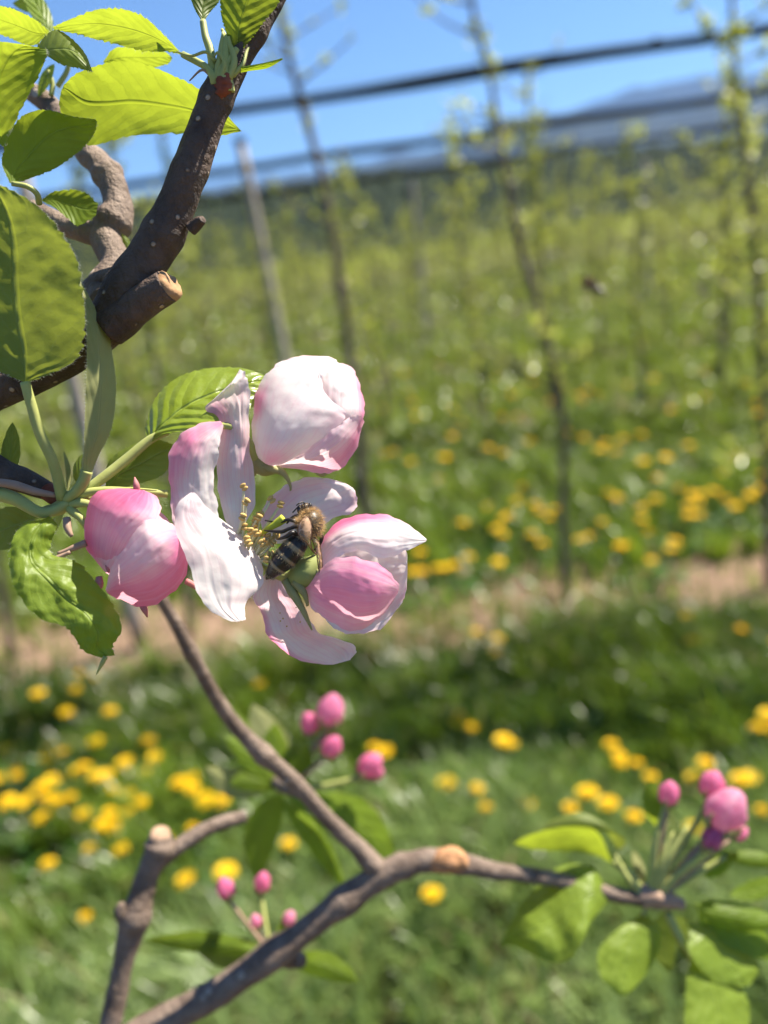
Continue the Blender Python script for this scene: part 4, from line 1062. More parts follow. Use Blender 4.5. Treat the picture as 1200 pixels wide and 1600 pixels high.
v, f, u = tube(PA([(*c1(440, 440), -12 + HZ), (*c1(455, 470), -8 + HZ), (*c1(480, 492), -4 + HZ), (*c1(520, 500), -2 + HZ)]), np.array([9, 15, 17, 11]) * pxr(0), 14, 5, .1, 400, 9)
mesh('calyx', v, f, SEPAL, ha)
stalk('pedicel', ha, [(*c1(300, 325), -30), (*c1(350, 335), -28), (*c1(400, 375), -38), (*c1(435, 440), -56), (*c1(455, 475), -8 + HZ)], [5, 6, 7, 8, 10], PETIOLE, n=12)
sepals(ha, c1, [([(a_, b_, z_ + HZ) for a_, b_, z_ in p_], r_) for p_, r_ in [([(500, 498, 4), (545, 512, 14), (570, 540, 16), (583, 570, 14), (584, 590, 12), (576, 592, 10)], (8, 6, 3.5, 2.4, 1.8, 1)), ([(470, 490, 5), (520, 505, 14), (552, 520, 16)], (6, 6, 2)), ([(455, 480, 2), (430, 520, -4), (420, 540, -8)], (7, 6, 2)), ([(690, 515, 0), (712, 525, 2), (730, 522, 2)], (4, 4, 2))]])

# --- open blossom with the bee
ob = group_part('open_blossom', sp, 'open white and pink blossom the bee is feeding in')
petal(ob, c1, [((300, 308, -25), (312, 326, -22), 0), ((215, 320, -10), (300, 388, -8), 10), ((140, 356, 3), (288, 430, -6), 16), ((95, 435, 10), (276, 520, -6), 18), ((86, 530, 14), (278, 600, -6), 14), ((96, 620, 16), (285, 670, -4), 8), ((110, 720, 18), (290, 740, -4), 4), ((150, 790, 20), (260, 790, 0), 0)],
      [(.28, -.5, .26, .7, .6), (.6, -.95, .2, .4, .45), (.02, 0, .08, 1, .4)], .02, 4, 71, label='rolled pink topped petal at the left of the open blossom', wscale=.03, crease=1.2)
petal(ob, c1, [((176, 600, 20), (192, 600, 20), 0), ((128, 640, 28), (232, 640, 20), 5), ((106, 705, 38), (278, 690, 16), 9), ((122, 775, 50), (372, 762, 10), 11), ((160, 850, 62), (440, 830, 12), 13), ((185, 950, 75), (474, 920, 24), 13), ((215, 1030, 82), (460, 985, 38), 10), ((270, 1085, 86), (402, 1048, 56), 6), ((330, 1120, 88), (400, 1100, 72), 3), ((365, 1126, 88), (398, 1116, 82), 0)],
      [(.1, 0, .12, .8, .08)], .015, 4.5, 75, label='bright white petal hanging left of the bee', wscale=.022, crease=1.0)
petal(ob, c1, [((345, 760, -40), (375, 765, -40), 0), ((295, 640, -32), (438, 650, -40), 6), ((283, 520, -28), (424, 480, -34), 10), ((292, 400, -30), (420, 330, -34), 12), ((285, 300, -34), (418, 200, -36), 8), ((240, 255, -38), (412, 140, -38), -10), ((268, 222, -40), (400, 112, -40), -14), ((345, 150, -42), (376, 100, -42), 0)],
      [(.5, -.6, .3, .5, .22), (.62, -1, .1, .5, .3), (.3, .6, .3, .5, .15)], .06, 6, 72, label='crumpled upright petal behind the white one')
petal(ob, c1, [((470, 790, -45), (520, 810, -40), 0), ((462, 700, -50), (600, 790, -42), 6), ((500, 625, -54), (690, 745, -46), 10), ((560, 568, -56), (780, 695, -46), 10), ((640, 541, -56), (842, 672, -42), 6), ((730, 539, -52), (860, 640, -38), -4), ((800, 558, -44), (850, 605, -38), -4), ((838, 580, -38), (848, 592, -36), 0)],
      [(.3, -.7, .35, .5, .22), (.75, .9, .25, .3, .25)], .06, 4, 73, label='pale petal behind the bee')
petal(ob, c1, [((500, 900, -25), (545, 905, -28), 0), ((440, 1000, -5), (585, 1010, -34), -3), ((440, 1050, 6), (640, 1070, -36), -4), ((470, 1100, 16), (665, 1125, -32), -6), ((490, 1170, 28), (700, 1172, -24), -8), ((530, 1225, 40), (780, 1195, -12), -8), ((600, 1275, 46), (840, 1220, 0), -6), ((680, 1295, 44), (852, 1250, 12), -3), ((760, 1300, 36), (830, 1282, 22), 0)],
      [(.55, -1, .3, .22, .6), (.4, .3, .4, .6, .20), (.1, 0, .15, 1, .15)], .07, 5, 74, label='curved lower petal dusted with pollen')
v, f, u = tube(PA([(*c1(380, 900), -30), (*c1(420, 860), -30), (*c1(450, 830), -28)]), np.array([20, 24, 16]) * pxr(0), 14, 5, .15, 300, 9)
mesh('receptacle', v, f, SEPAL, ob)
ANTH = [(115, 225, 6, 30, 900), (135, 350, 10, 60, 860), (105, 480, 14, 20, 700), (350, 330, -8, 150, 720), (428, 370, -6, 190, 720), (240, 480, 2, 130, 720), (215, 500, -4, 120, 720), (170, 600, 12, 90, 760), (215, 615, 14, 130, 760), (155, 700, 20, 110, 850), (140, 670, 18, 100, 830), (270, 700, 14, 160, 860), (300, 690, 8, 170, 850), (340, 795, 10, 190, 880), (200, 560, -2, 120, 800), (270, 620, 0, 170, 800), (330, 650, 4, 190, 820), (360, 700, 6, 200, 830), (255, 455, -6, 150, 760), (310, 840, 14, 180, 890), (390, 640, 0, 220, 800), (120, 560, 4, 100, 760)]
for i, (ax, ay, az, bx, by) in enumerate(ANTH):
    b3 = (*c4(bx, by), -4); t3 = (*c4(ax, ay), az + 14)
    mid_ = ((b3[0] + t3[0]) / 2 + random.uniform(-4, 4), (b3[1] + t3[1]) / 2 + random.uniform(-3, 3), (b3[2] + t3[2]) / 2 + 4)
    s_ = stalk('filament', ob, [b3, mid_, t3], [2.8, 2.4, 2.0], FILAMENT, n=7, seg=4)
    ax_ = CR * random.uniform(-1, 1) + CU * random.uniform(-.6, .6) + CF * random.uniform(-.3, .3)
    a1, a2, a3 = ball(P(*t3), 3.3 * pxr(0), ax_, 5.8 * pxr(0), 9, 7)
    w_ = np.cross(ax_, CF); w_ /= np.linalg.norm(w_)
    a1b = a1 + w_ * 3.0 * pxr(0); V, F, U = join((a1 - w_ * 2.8 * pxr(0), a2, a3), (a1b, a2, a3))
    mesh('anther', V, F, ANTHER, ob)
stalk('pistil', ob, [(*c4(250, 640), 10), (*c4(330, 575), 18), (*c4(400, 530), 20), (*c4(455, 492), 22)], [3, 5, 6.5, 7.5], PISTIL, n=12)
for k in range(26):
    X, Y = random.choice([(620, 1020), (630, 1075), (700, 1228), (765, 1248), (525, 1135), (560, 1100), (600, 1000), (660, 1150)])
    q = (*c1(X + random.gauss(0, 22), Y + random.gauss(0, 22)), 0.0 if Y < 1130 else 2.0)
    if k < 14:
        v, f, u = ball(P(*q), random.uniform(1.0, 2.0) * pxr(0), None, None, 6, 4); mesh('pollen_grain', v, f, ANTHER, ob)

# --- right hand half open blossom
rb = group_part('half_open_blossom', sp, 'half open pink blossom pointing right of the bee')
petal(rb, c1, [((650, 960, -20), (700, 1000, -10), 0), ((740, 860, -30), (800, 1080, -4), -6), ((860, 800, -34), (930, 1130, 4), -8), ((980, 800, -28), (1030, 1060, 12), -6), ((1052, 832, -14), (1056, 1000, 14), -2), ((1062, 900, 0), (1060, 960, 8), 0)], [(.8, 1, .3, .3, .2)], .03, 4, 81)
petal(rb, c1, [((720, 1080, -10), (730, 1120, -14), 0), ((820, 1080, -10), (770, 1158, -14), 4), ((920, 1060, -8), (850, 1174, -12), 6), ((1000, 1010, -8), (945, 1160, -12), 8), ((1036, 970, -12), (1000, 1100, -10), 6), ((1052, 1000, -12), (1040, 1048, -12), 0)], [(.5, 1, .5, .5, .15)], .05, 3, 82)
petal(rb, c1, [((620, 950, -10), (660, 985, -4), 0), ((690, 830, -12), (720, 920, 14), 8), ((745, 745, -16), (780, 862, 28), 16), ((830, 695, -20), (860, 838, 34), 24), ((920, 684, -20), (950, 862, 32), 26), ((1000, 700, -16), (1020, 850, 26), 20), ((1080, 740, -8), (1070, 832, 14), 10), ((1140, 788, 0), (1138, 798, 2), 0)],
      [(.35, -.95, .25, .35, .85), (.15, .3, .15, .8, .25), (.6, -.9, .2, .3, .3)], .04, 5, 83, label='white petal with a pink upper rim, pointing right')
petal(rb, c1, [((630, 975, 0), (640, 1000, 0), 0), ((700, 915, 18), (668, 1060, 8), 10), ((765, 868, 34), (710, 1105, 12), 22), ((845, 857, 42), (780, 1145, 12), 32), ((925, 888, 42), (860, 1158, 8), 34), ((985, 922, 34), (930, 1125, 6), 26), ((1022, 965, 20), (985, 1065, 4), 12), ((1025, 995, 10), (1020, 1015, 8), 0)],
      [(.25, .0, .3, .6, .30), (.6, .1, .5, 1.0, .36), (.6, -.95, .3, .3, .2)], .20, 4, 84, label='veined pink petal in front of the right blossom')
v, f, u = tube(PA([(*c1(575, 945), -14), (*c1(605, 945), -6), (*c1(645, 925), 2), (*c1(690, 890), 0), (*c1(715, 860), -8)]), np.array([10, 17, 23, 17, 8]) * pxr(0), 18, 6, .08, 300, 4)
mesh('calyx', v, f, mat_thin('calyx_green', (0.36, 0.40, 0.13), (0.4, 0.44, 0.1), .25), rb)
sepals(rb, c1, [([(560, 955, 4), (590, 1000, 8), (625, 1060, 10), (650, 1110, 8), (672, 1160, 4)], (7, 8, 6, 4, 1.2)), ([(600, 960, 10), (640, 1010, 14), (655, 1060, 10)], (8, 6, 2)), ([(680, 900, 12), (700, 930, 16), (715, 975, 12)], (5, 4, 1))])
stalk('pedicel', rb, [(*c1(330, 830), -70), (*c1(450, 890), -50), (*c1(530, 935), -26), (*c1(585, 945), -12)], [6, 6, 7, 9], PETIOLE)

# ================================================================== honeybee
BEE = M('bee_body'); cc = BEE.attr('col', 'Color'); nz_ = BEE.noise(2500, 3, BEE.obj())
BEE_M = BEE.done(BEE.pr(BEE.mix(BEE.m('MULTIPLY', nz_, .4), cc, (0.012, 0.009, 0.006)), 0.36, 0.5, BEE.bump(nz_, .0002, .6)))
mw = M('bee_wing'); vo = mw.n('TexVoronoi', {'Scale': 430.0, 'Vector': mw.obj()}, feature='DISTANCE_TO_EDGE').outputs[0]
vn = mw.m('SUBTRACT', 1.0, mw.n('MapRange', {0: vo, 1: 0.02, 2: 0.07}).outputs[0])
wsh = mw.mixs(mw.m('ADD', .42, mw.m('MULTIPLY', vn, .5)), mw.n('BsdfTransparent', {'Color': (0.95, 0.86, 0.74)}).outputs[0], mw.pr((0.50, 0.31, 0.18), .22, .7))
WING = mw.done(wsh)
BFUZZ = mat_thin('bee_fuzz', (0.62, 0.42, 0.20), (0.62, 0.42, 0.2), .4)
BFUZZ_PALE = mat_thin('bee_fuzz_pale', (0.42, 0.36, 0.22), (0.42, 0.36, 0.22), .35)

def bee_geometry():
    """bee in pixel space of the main flower; returns pieces in world space"""
    C = [(416, 905, 20), (421, 899, 23), (428, 891, 26), (436, 882, 28), (445, 873, 29), (454, 863, 29), (462, 853, 28), (468, 845, 26), (471, 840, 23), (475, 835, 21), (480, 828, 22), (484, 820, 23), (485, 812, 22), (482, 804, 19), (479, 799, 17), (476, 795, 15), (472, 790, 12)]
    Rr = [1.5, 7, 12, 16, 18.2, 19, 18.2, 14.5, 8, 11, 18, 20.5, 19, 13, 7.5, 10.5, 4]
    n = 26; seg = 6
    W = PA(C); r = np.array(Rr) * pxr(25)
    V, F, U = tube(W, r, n, seg, 0, cap=True)
    N = (len(C) - 1) * seg + 1
    col = np.zeros((len(V), 3)); ring = np.minimum(np.arange(len(V)) // n, N - 1) / (N - 1) * (len(C) - 1)
    nrm = V.copy()
    Cr = crom(np.hstack([W, r[:, None]]), N)
    for i in range(len(V)):
        s = ring[i]; ci = min(int(round(s * seg)), N - 1)
        if s < 8.2:
            ph = (s - .1) % 1.45
            c = np.array([.012, .009, .006]) if ph < 1.05 else np.array([.36, .26, .13])
            if s < 2.4: c = np.array([.010, .008, .006])
            k = 1 + .05 * (ph / 1.45 - .5)
            V[i] = Cr[ci, :3] + (V[i] - Cr[ci, :3]) * k
        elif s < 13.6: c = np.array([.10, .065, .03])
        else: c = np.array([.03, .022, .015])
        col[i] = c
    parts = [(V, F, U)]; cols = [col]
    legs = [([(474, 826, 26), (466, 822, 36), (452, 826, 38), (440, 831, 36), (425, 830, 30), (413, 829, 26)], [3, 3.4, 2.8, 3.2, 2.2, 1]),
            ([(472, 820, 22), (462, 815, 30), (450, 812, 28), (436, 816, 24), (424, 815, 20), (414, 813, 18)], [3, 3.2, 2.8, 2.6, 1.6, 1]),
            ([(468, 840, 30), (458, 832, 40), (448, 838, 42), (440, 841, 38), (434, 843, 34)], [3, 3.8, 3.4, 2.4, 1]),
            ([(476, 806, 18), (464, 806, 22), (455, 810, 20), (448, 818, 18)], [3, 2.8, 2.4, 1.4]),
            ([(494, 830, 16), (503, 838, 8), (498, 852, 4), (490, 860, 2)], [3, 3.2, 2.8, 1.4]),
            ([(468, 846, 34), (458, 850, 36), (448, 852, 34), (436, 856, 26)], [2.6, 3, 2.4, 1.2]),
            ([(474, 793, 16), (468, 790, 20), (462, 796, 22), (457, 801, 22)], [1.3, 1.2, 1.1, .9]),
            ([(478, 790, 16), (474, 785, 20), (468, 786, 24), (463, 790, 26)], [1.3, 1.2, 1.1, .9])]
    for pts, rad in legs:
        q = tube(PA(pts), np.array(rad) * pxr(25), 8, 4, .1, 900, 1)
        parts.append(q); cols.append(np.tile([.022, .015, .010], (len(q[0]), 1)))
    Vj, Fj, Uj = join(*parts)
    return Vj, Fj, Uj, np.vstack(cols), (V, n, N, C)

bee = thing('honeybee', P(470, 845, 25), 'honeybee with banded dark abdomen feeding on the stamens of the open blossom', 'bee')
Vb, Fb, Ub, Cb, (Vbody, nb, Nb, Cb_) = bee_geometry()
body = mesh('body', Vb, Fb, BEE_M, bee, uv=Ub, attrs={'col': Cb})
# coat of hair
def bee_coat():
    ring = np.arange(Nb)
    sel, out = [], []
    Vr = Vbody[:nb * Nb].reshape(Nb, nb, 3); cen = Vr.mean(1)
    for name, lo, hi, cnt, L, mat, lean in (('thorax_fuzz', 9.0, 13.9, 2600, 11, BFUZZ, .55), ('head_fuzz', 14.4, 16, 160, 4, BFUZZ, .6)):
        i = RNG.integers(int(lo * 6), min(int(hi * 6), Nb - 2), cnt); j = RNG.integers(0, nb, cnt); f = RNG.random((cnt, 1)); g = RNG.random((cnt, 1))
        p = (Vr[i, j] * (1 - f) + Vr[i + 1, j] * f) * (1 - g) + g * (Vr[i, (j + 1) % nb] * (1 - f) + Vr[i + 1, (j + 1) % nb] * f)
        d = p - cen[i]; d /= np.linalg.norm(d, axis=1)[:, None]
        hairs(name, bee, p, d, L * pxr(0), .28 * pxr(0), mat, lean)
    V, D = [], []
    for b in (1.25, 2.7, 4.15, 5.6, 7.05, 7.6):
        cnt = 260
        i = np.clip((b * 6 + RNG.normal(size=cnt) * .9).astype(int), 0, Nb - 2); j = RNG.integers(0, nb, cnt)
        p = Vr[i, j] + RNG.normal(size=(cnt, 3)) * 6e-5; d = p - cen[i]; d /= np.linalg.norm(d, axis=1)[:, None]
        V.append(p); D.append(d * .5 - (cen[-1] - cen[0]) / np.linalg.norm(cen[-1] - cen[0]) * .6)
    hairs('abdomen_band', bee, np.vstack(V), np.vstack(D), 5 * pxr(0), .25 * pxr(0), BFUZZ_PALE, .3)
bee_coat()
def wing(st, seed):
    V, F, UV, u, v = sheet(st, c4, 25, 11, 1.0, .06, seed)
    o = mesh('wing', V, F, WING, bee, uv=UV)
    for e in (0, -1):
        k = [i * 11 + (0 if e == 0 else 10) for i in range(25)]
        a, b, c = tube(V[k[::3]], .75 * pxr(30), 6, 3, 0); mesh('vein', a, b, mat_plain('wing_vein', (.12, .055, .025), .4), o)
wing([((640, 470, 44), (660, 470, 44), 0), ((590, 530, 48), (690, 540, 46), 4), ((575, 610, 50), (690, 620, 48), 5), ((600, 660, 50), (685, 680, 48), 4), ((660, 710, 46), (690, 725, 45), 2), ((690, 760, 42), (705, 765, 42), 0), ((735, 800, 38), (738, 803, 38), 0)], 3)
wing([((690, 660, 36), (715, 650, 36), 0), ((715, 720, 34), (755, 690, 30), 3), ((735, 800, 30), (775, 790, 24), 3), ((748, 900, 26), (784, 890, 20), 3), ((765, 990, 22), (778, 995, 20), 0)], 4)
# compound eyes
for x, y, z in ((468, 797, 20), (484, 792, 16)):
    v, f, u = ball(P(x, y, z), 4.2 * pxr(20), CU, 6.5 * pxr(20), 12, 8); mesh('eye', v, f, mat_plain('bee_eye', (.012, .009, .008), .2, .6), bee)

# a second bee hovering further off, a copy of the first with its parts
b2 = thing('honeybee', P(925, 448, -2500), 'small blurred bee flying in front of the trees at upper right', 'bee')
for src in [o for o in bee.children]:
    c = src.copy(); COL.objects.link(c); c.parent = b2
b2.rotation_euler = (0.2, .3, 1.9)
b2.scale = (1.1, 1.1, 1.1)

# ================================================================== lower limb, its twig, buds and leaves
ZS = -260.0
lo = thing('apple_branch', P(590, 1370, -660), 'grey apple limb with an orange wound, crossing the bottom, budding at its right end', 'branch')
limb(lo, [(150, 1660, -560), (240, 1603, -590), (330, 1556, -610), (440, 1482, -630), (520, 1420, -645), (590, 1372, -655), (640, 1350, -660), (700, 1345, -665), (770, 1360, -680), (860, 1372, -690), (950, 1395, -700), (1030, 1408, -712)],
     [24, 23, 22, 20.5, 19.5, 21, 18, 18, 13.5, 11.5, 11, 13], BARK_GREY, seed=91, bump=.12, knots=[(.385, .02, .25), (.26, .02, .2), (.53, .02, .15)], n=24)
limb(lo, [(595, 1365, -655), (560, 1325, -640), (520, 1288, -610), (460, 1222, -560), (400, 1168, -510), (350, 1110, -460), (310, 1040, -400), (275, 975, -350), (245, 920, -310), (225, 860, -280)],
     [18, 14, 12, 12.5, 13, 11.5, 10.5, 10, 9, 8], BARK_GREY, name='twig', seed=92, bump=.10, knots=[(.42, .02, .3), (.7, .02, .25)], n=18)
limb(lo, [(674, 1347, -655), (686, 1344, -650), (700, 1343, -648), (714, 1344, -650), (726, 1349, -657)], [14, 17.5, 18.5, 17.5, 13.5], mat_plain('orange_wound', (0.40, 0.21, 0.105), .9, .1, 420, .75, .0011), name='healed_wound', seed=99, n=20, bump=.28)
def bud(parent, c, r, ax, tint, ped, name='bud', seed=0, sep=True, long=1.15):
    """closed blossom bud: wrapped petals, calyx, sepals and stalk"""
    r = r * .9; tint = min(1, tint * 1.2)
    cx, cy_, cz = c; ax = np.array([ax[0], ax[1], ax[2] if len(ax) > 2 else 0.], float); ax /= np.linalg.norm(ax)
    axw = ax[0] * CR - ax[1] * CU - ax[2] * CF; s = pxr(cz)
    V, F, U = ball(P(cx, cy_, cz), r * s, axw, r * long * s, 30, 20)
    cen = P(cx, cy_, cz); d = V - cen
    t = np.zeros(len(V))
    for i in range(len(V)):
        u_, w_ = U[i]; ph = (w_ * 5 + u_ * 1.1 + seed * .37) % 1.0
        V[i] = cen + d[i] * (1 + .15 * (ph - .5) * math.sin(math.pi * u_) + .10 * mn.noise(Vector(d[i] / (r * s)) * 1.3 + Vector((seed, 0, 0)))) * (1 - .0 * u_) + axw * r * s * .28 * max(0, u_ - .72) / .28
        t[i] = tint * (.72 + .45 * (1 - ph)) * (.75 + .35 * math.sin(u_ * 3)) 
    o = mesh(name, V, F, PETAL, parent, uv=U, attrs={'tint': np.clip(t, 0, 1)})
    b = np.array([cx, cy_, cz]) - np.array([ax[0], ax[1], ax[2]]) * r * long
    v, f, u = tube([P(*(b - ax * r * .55)), P(*(b - ax * r * .1)), P(*(b + ax * r * .3))], np.array([.3, .48, .62]) * r * s, 12, 3, .1, 300, seed, cap=True)
    mesh('calyx', v, f, SEPAL, o)
    if sep:
        h = np.cross(axw, CF); h /= np.linalg.norm(h); k = np.cross(axw, h)
        for q in range(5):
            th = q * 1.2566 + seed
            e = math.cos(th) * h + math.sin(th) * k; B = P(*b)
            v, f, u = tube([B + e * .5 * r * s, B + (e * .95 + axw * .45) * r * s, B + (e * 1.05 + axw * 1.0) * r * s], np.array([.2, .16, .03]) * r * s, 6, 3)
            mesh('sepal', v, f, SEPAL, o)
    if ped:
        e_ = b - ax * r * .4
        pts = [tuple(ped), tuple((np.array(ped) * .55 + e_ * .45) + np.array([0, 0, 4])), tuple(e_)]
        stalk('pedicel', o, pts, [r * .27, r * .22, r * .25], PETIOLE_RED if seed % 2 else PETIOLE, n=8)
    return o
Z = -720
bud(lo, (1045, 1240, Z), 17, (.15, -1, .2), .75, (1022, 1395, Z), seed=1)
bud(lo, (1112, 1226, Z - 20), 20, (.2, -1, .2), .7, (1025, 1395, Z), seed=2)
bud(lo, (1133, 1266, Z + 20), 33, (.45, -.8, .4), .48, (1028, 1398, Z), seed=3)
bud(lo, (1113, 1310, Z + 30), 18, (.5, -.7, .3), .85, (1030, 1402, Z), seed=4)
bud(lo, (1156, 1302, Z - 10), 12, (.8, -.5, 0), .6, (1035, 1400, Z), seed=5)
for i, (a, b_) in enumerate((((1018, 1400), (1040, 1250)), ((1024, 1400), (1075, 1290)), ((1028, 1402), (1100, 1330)), ((1024, 1398), (1052, 1300)), ((1005, 1400), (962, 1335)))):
    stalk('stipule', lo, [(*a, Z + 10), ((a[0] + b_[0]) / 2 - 6, (a[1] + b_[1]) / 2, Z + 24), (*b_, Z + 10)], [7, 5, 2], PETIOLE, n=8)
limb(lo, [(985, 1398, Z), (1010, 1400, Z + 10), (1035, 1405, Z + 5), (1065, 1412, Z - 10)], [12, 17, 16, 10], PETIOLE_RED, name='spur_base', seed=95, n=14, bump=.25)
leaf(lo, c6, [((500, 530, Z), (520, 545, Z), 0), ((440, 400, Z + 40), (480, 525, Z - 10), -6), ((330, 375, Z + 50), (400, 495, Z - 10), -10), ((210, 390, Z + 50), (280, 488, Z), -9), ((120, 420, Z + 30), (170, 480, Z), -5), ((68, 450, Z), (72, 456, Z), 0)], LEAF_BACK, serr=4, seed=101, pet=[(650, 680, Z), (590, 600, Z), (515, 535, Z)], pr_=(8, 6), label='backlit leaf arching left over the lower limb')
leaf(lo, c6, [((520, 470, Z - 60), (545, 480, Z - 60), 0), ((450, 350, Z - 70), (560, 430, Z - 50), 10), ((350, 310, Z - 80), (440, 390, Z - 50), 10), ((250, 340, Z - 80), (300, 390, Z - 60), 5), ((190, 385, Z - 70), (195, 390, Z - 70), 0)], LEAF, serr=4, seed=102)
leaf(lo, c6, [((480, 660, Z + 20), (500, 690, Z + 20), 0), ((420, 560, Z), (420, 790, Z + 100), 14), ((300, 545, Z - 20), (370, 900, Z + 150), 20), ((190, 620, Z - 10), (290, 980, Z + 150), 22), ((90, 730, Z + 20), (170, 960, Z + 120), 14), ((20, 870, Z + 20), (60, 910, Z + 30), 6), ((10, 910, Z + 24), (14, 915, Z + 24), 0)], LEAF_SOFT, serr=5, wr=9, quilt=7, seed=103, pet=[(640, 690, Z), (560, 670, Z + 15), (490, 675, Z + 20)], pr_=(8, 7), label='glossy cupped leaf at the end of the lower limb')
leaf(lo, c6, [((620, 770, Z + 10), (660, 770, Z + 10), 0), ((530, 830, Z + 50), (720, 830, Z + 20), 12), ((445, 930, Z + 90), (715, 930, Z + 40), 16), ((450, 1040, Z + 120), (660, 1030, Z + 70), 14), ((510, 1110, Z + 130), (600, 1100, Z + 110), 8), ((545, 1130, Z + 130), (560, 1130, Z + 130), 0)], LEAF_SOFT, serr=5, wr=6, seed=104, quilt=5, pet=[(680, 690, Z), (660, 730, Z + 10), (640, 772, Z + 10)])
leaf(lo, c6, [((860, 960, Z + 30), (880, 970, Z + 30), 0), ((838, 1050, Z + 70), (1010, 1010, Z + 30), 10), ((830, 1180, Z + 110), (1090, 1100, Z + 40), 14), ((832, 1320, Z + 150), (1120, 1220, Z + 70), 14), ((870, 1440, Z + 170), (1090, 1380, Z + 120), 10), ((960, 1520, Z + 170), (970, 1520, Z + 170), 0)], LEAF_SOFT, serr=5, wr=6, seed=105, quilt=6, pet=[(750, 760, Z), (800, 860, Z + 15), (868, 965, Z + 30)], pr_=(7, 6), label='leaf hanging at the bottom right corner')
leaf(lo, c6, [((860, 720, Z), (880, 740, Z), 0), ((960, 700, Z - 10), (930, 800, Z + 20), 10), ((1080, 720, Z - 10), (1050, 830, Z + 25), 14), ((1200, 760, Z - 10), (1170, 840, Z + 20), 10), ((1300, 800, Z), (1300, 810, Z), 0)], LEAF_BACK, serr=4, seed=106)
leaf(lo, c6, [((830, 790, Z - 20), (850, 800, Z - 20), 0), ((850, 850, Z + 20), (1000, 820, Z - 40), 10), ((850, 940, Z + 60), (1100, 900, Z - 40), 14), ((950, 1060, Z + 70), (1160, 1000, Z), 10), ((1090, 1090, Z + 50), (1120, 1085, Z + 40), 0)], LEAF_SOFT, serr=4, wr=8, seed=107, quilt=6)
leaf(lo, c6, [((1010, 500, Z - 20), (1015, 515, Z - 20), 0), ((1080, 480, Z - 20), (1060, 540, Z), 6), ((1180, 490, Z - 20), (1170, 560, Z), 8), ((1300, 540, Z - 20), (1300, 550, Z - 20), 0)], LEAF_BACK, serr=3, seed=108, pet=[(720, 690, Z - 10), (860, 600, Z - 20), (1012, 508, Z - 20)])
leaf(lo, c6, [((700, 380, Z - 40), (715, 385, Z - 40), 0), ((650, 310, Z - 40), (745, 330, Z - 30), 8), ((640, 230, Z - 40), (740, 260, Z - 30), 8), ((670, 170, Z - 40), (690, 175, Z - 40), 0)], LEAF_BACK, serr=3, seed=109, pet=[(700, 650, Z - 20), (730, 520, Z - 30), (708, 383, Z - 40)])
leaf(lo, c6, [((920, 600, Z - 30), (930, 610, Z - 30), 0), ((930, 520, Z - 30), (1000, 590, Z - 20), 6), ((980, 470, Z - 30), (1035, 540, Z - 20), 6), ((1030, 480, Z - 30), (1035, 490, Z - 30), 0)], LEAF_SOFT, serr=3, seed=110)
autoleaf(lo, (1110, 1460, Z - 60), (1190, 1420, Z - 80), 24, 4, 30, seed=111, mat=LEAF_BACK)
autoleaf(lo, (1140, 1400, Z - 40), (1230, 1370, Z - 60), 20, 4, 20, seed=112, mat=LEAF_SOFT)
autoleaf(lo, (1090, 1425, Z - 30), (1215, 1500, Z + 10), 36, -6, 25, seed=115, mat=LEAF_SOFT)
autoleaf(lo, (1040, 1420, Z - 60), (1045, 1520, Z - 60), 26, 6, 25, seed=116, mat=LEAF)
autoleaf(lo, (1050, 1430, Z - 40), (1120, 1540, Z - 60), 30, -4, 30, seed=113, mat=LEAF)
autoleaf(lo, (990, 1330, Z - 60), (1000, 1390, Z - 20), 12, -4, 30, seed=114, mat=LEAF_DOWN)

# buds and leaves set behind the twig
bc = thing('budding_shoot', P(440, 1260, -1150), 'blurred shoot with rosy buds and pale leaves behind the diagonal twig', 'shoot')
Z = -1150
limb(bc, [(470, 1238, -575), (452, 1232, -750), (440, 1228, -950), (432, 1222, Z)], [11, 10, 10, 9], BARK_GREY, name='stem', seed=120, n=14)
bud(bc, (517, 1111, Z), 23, (.2, -1, .2), .58, (450, 1225, Z), seed=11)
bud(bc, (484, 1131, Z - 20), 16, (-.2, -1, .2), .95, (445, 1225, Z), seed=12)
bud(bc, (518, 1167, Z + 30), 17, (.5, -.8, .3), .95, (455, 1228, Z), seed=13)
bud(bc, (578, 1196, Z + 20), 20, (.6, -.7, .3), .75, (470, 1235, Z), seed=14)
bud(bc, (585, 1208, Z + 10), 13, (.7, -.3, .3), .7, None, seed=15)
for k, a in enumerate([((430, 1225, Z), (395, 1100, Z - 30), 34, 10, 20, LEAF_DOWN), ((425, 1230, Z), (320, 1200, Z - 20), 30, -10, 25, LEAF_DOWN), ((440, 1240, Z), (400, 1375, Z + 40), 34, 14, 25, LEAF_BACK), ((470, 1250, Z), (620, 1360, Z - 20), 44, -22, 20, LEAF_SOFT), ((440, 1215, Z), (430, 1130, Z - 20), 26, -6, 20, LEAF_SOFT),
                       ((440, 1235, Z), (350, 1150, Z + 20), 28, 8, 30, LEAF_SOFT), ((445, 1240, Z), (480, 1160, Z + 30), 22, 8, 35, LEAF_BACK), ((450, 1240, Z), (540, 1290, Z + 30), 24, -6, 20, LEAF_SOFT), ((425, 1230, Z), (330, 1080, Z - 60), 20, 8, 20, LEAF_BACK), ((440, 1250, Z), (540, 1390, Z - 40), 22, -6, 30, LEAF_SOFT), ((430, 1225, Z), (360, 1225, Z + 50), 22, 6, 20, LEAF_BACK)]):
    autoleaf(bc, a[0], a[1], a[2], a[3], a[4], mat=a[5], seed=130 + k, fold=8)
bs = thing('budding_shoot', P(430, 1510, -760), 'small shoot with two pink buds on long stalks above the lower limb', 'shoot')
Z = -780
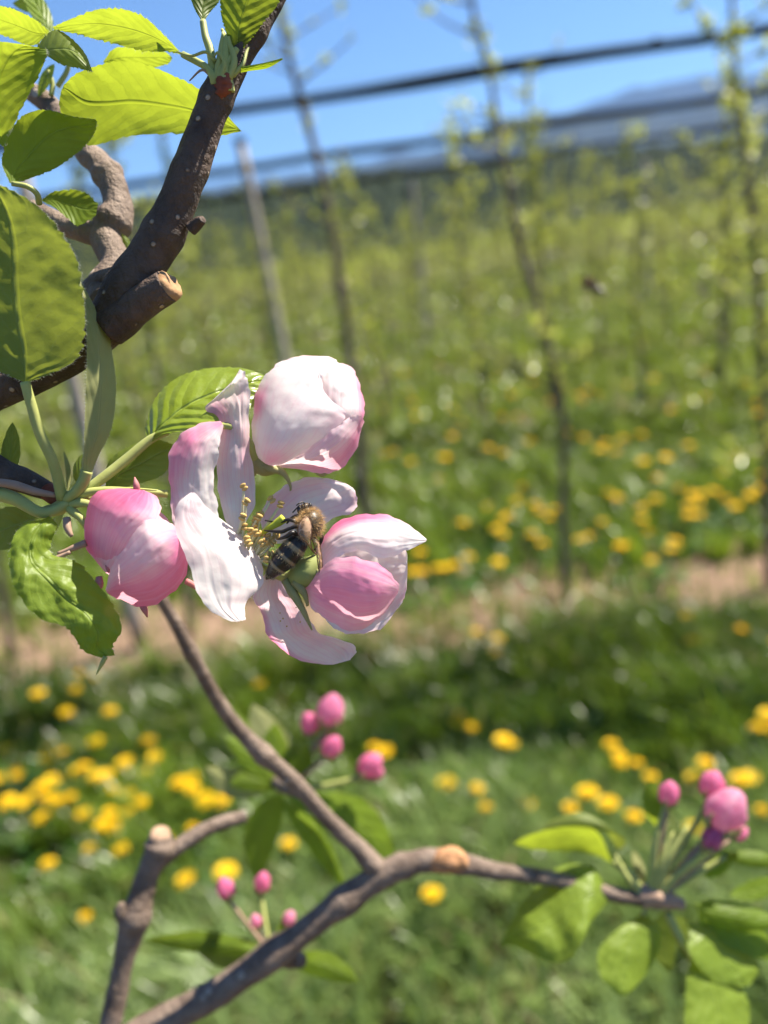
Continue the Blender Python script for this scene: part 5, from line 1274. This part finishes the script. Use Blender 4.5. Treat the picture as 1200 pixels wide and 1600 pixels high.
limb(bs, [(470, 1500, -660), (440, 1500, -720), (420, 1490, Z)], [12, 11, 8], BARK_GREY, name='stem', seed=140, n=12)
bud(bs, (353, 1388, Z), 15, (-.3, -1, .1), .8, (418, 1485, Z), seed=21)
bud(bs, (410, 1379, Z - 80), 14, (.1, -1, .2), .9, (422, 1485, Z), seed=22)
bud(bs, (400, 1440, Z - 40), 10, (-.3, -1, .2), .5, (422, 1488, Z), seed=23)
bud(bs, (452, 1435, Z - 20), 11, (.3, -1, .2), .5, (428, 1488, Z), seed=24)
for k, a in enumerate([((415, 1490, Z), (300, 1470, Z - 60), 30, -8, 15, LEAF), ((410, 1490, Z), (225, 1470, Z - 90), 22, 8, 25, LEAF_BACK), ((430, 1495, Z), (450, 1420, Z - 40), 18, 4, 40, LEAF_SOFT), ((450, 1500, Z), (560, 1535, Z + 20), 26, -10, 20, LEAF_BACK), ((430, 1490, Z), (470, 1460, Z + 30), 14, 4, 30, LEAF_BACK), ((440, 1500, Z), (530, 1500, Z - 60), 22, 4, 30, LEAF_SOFT)]):
    autoleaf(bs, a[0], a[1], a[2], a[3], a[4], mat=a[5], seed=150 + k, fold=8)

# ================================================================== cut branch at lower left
st_ = thing('apple_branch', P(190, 1540, -560), 'knobbly upright branch stub with a cut top at lower left', 'branch')
limb(st_, [(150, 1680, -540), (172, 1600, -550), (192, 1510, -560), (210, 1435, -570), (232, 1365, -580), (248, 1325, -585), (250, 1306, -585)], [18, 17.5, 16, 21, 18, 20, 18], BARK_GREY, seed=160, bump=.14, knots=[(.5, .05, .2), (.86, .05, .15)], n=22)
disc_end(st_, (250, 1303, -585), (.05, -1, .45), 15, mat_plain('pale_cut', (0.38, 0.25, 0.165), .85, .15, 400, .5, .0008))
limb(st_, [(245, 1345, -585), (275, 1325, -600), (310, 1302, -620), (350, 1285, -650), (385, 1275, -670)], [17, 13, 12, 11, 9], BARK_GREY, name='side_twig', seed=161, n=14)
limb(st_, [(196, 1440, -560), (188, 1425, -545), (190, 1412, -540)], [12, 10, 5], BARK_GREY, name='bud_stub', seed=162, n=12)
ZS = 0.0
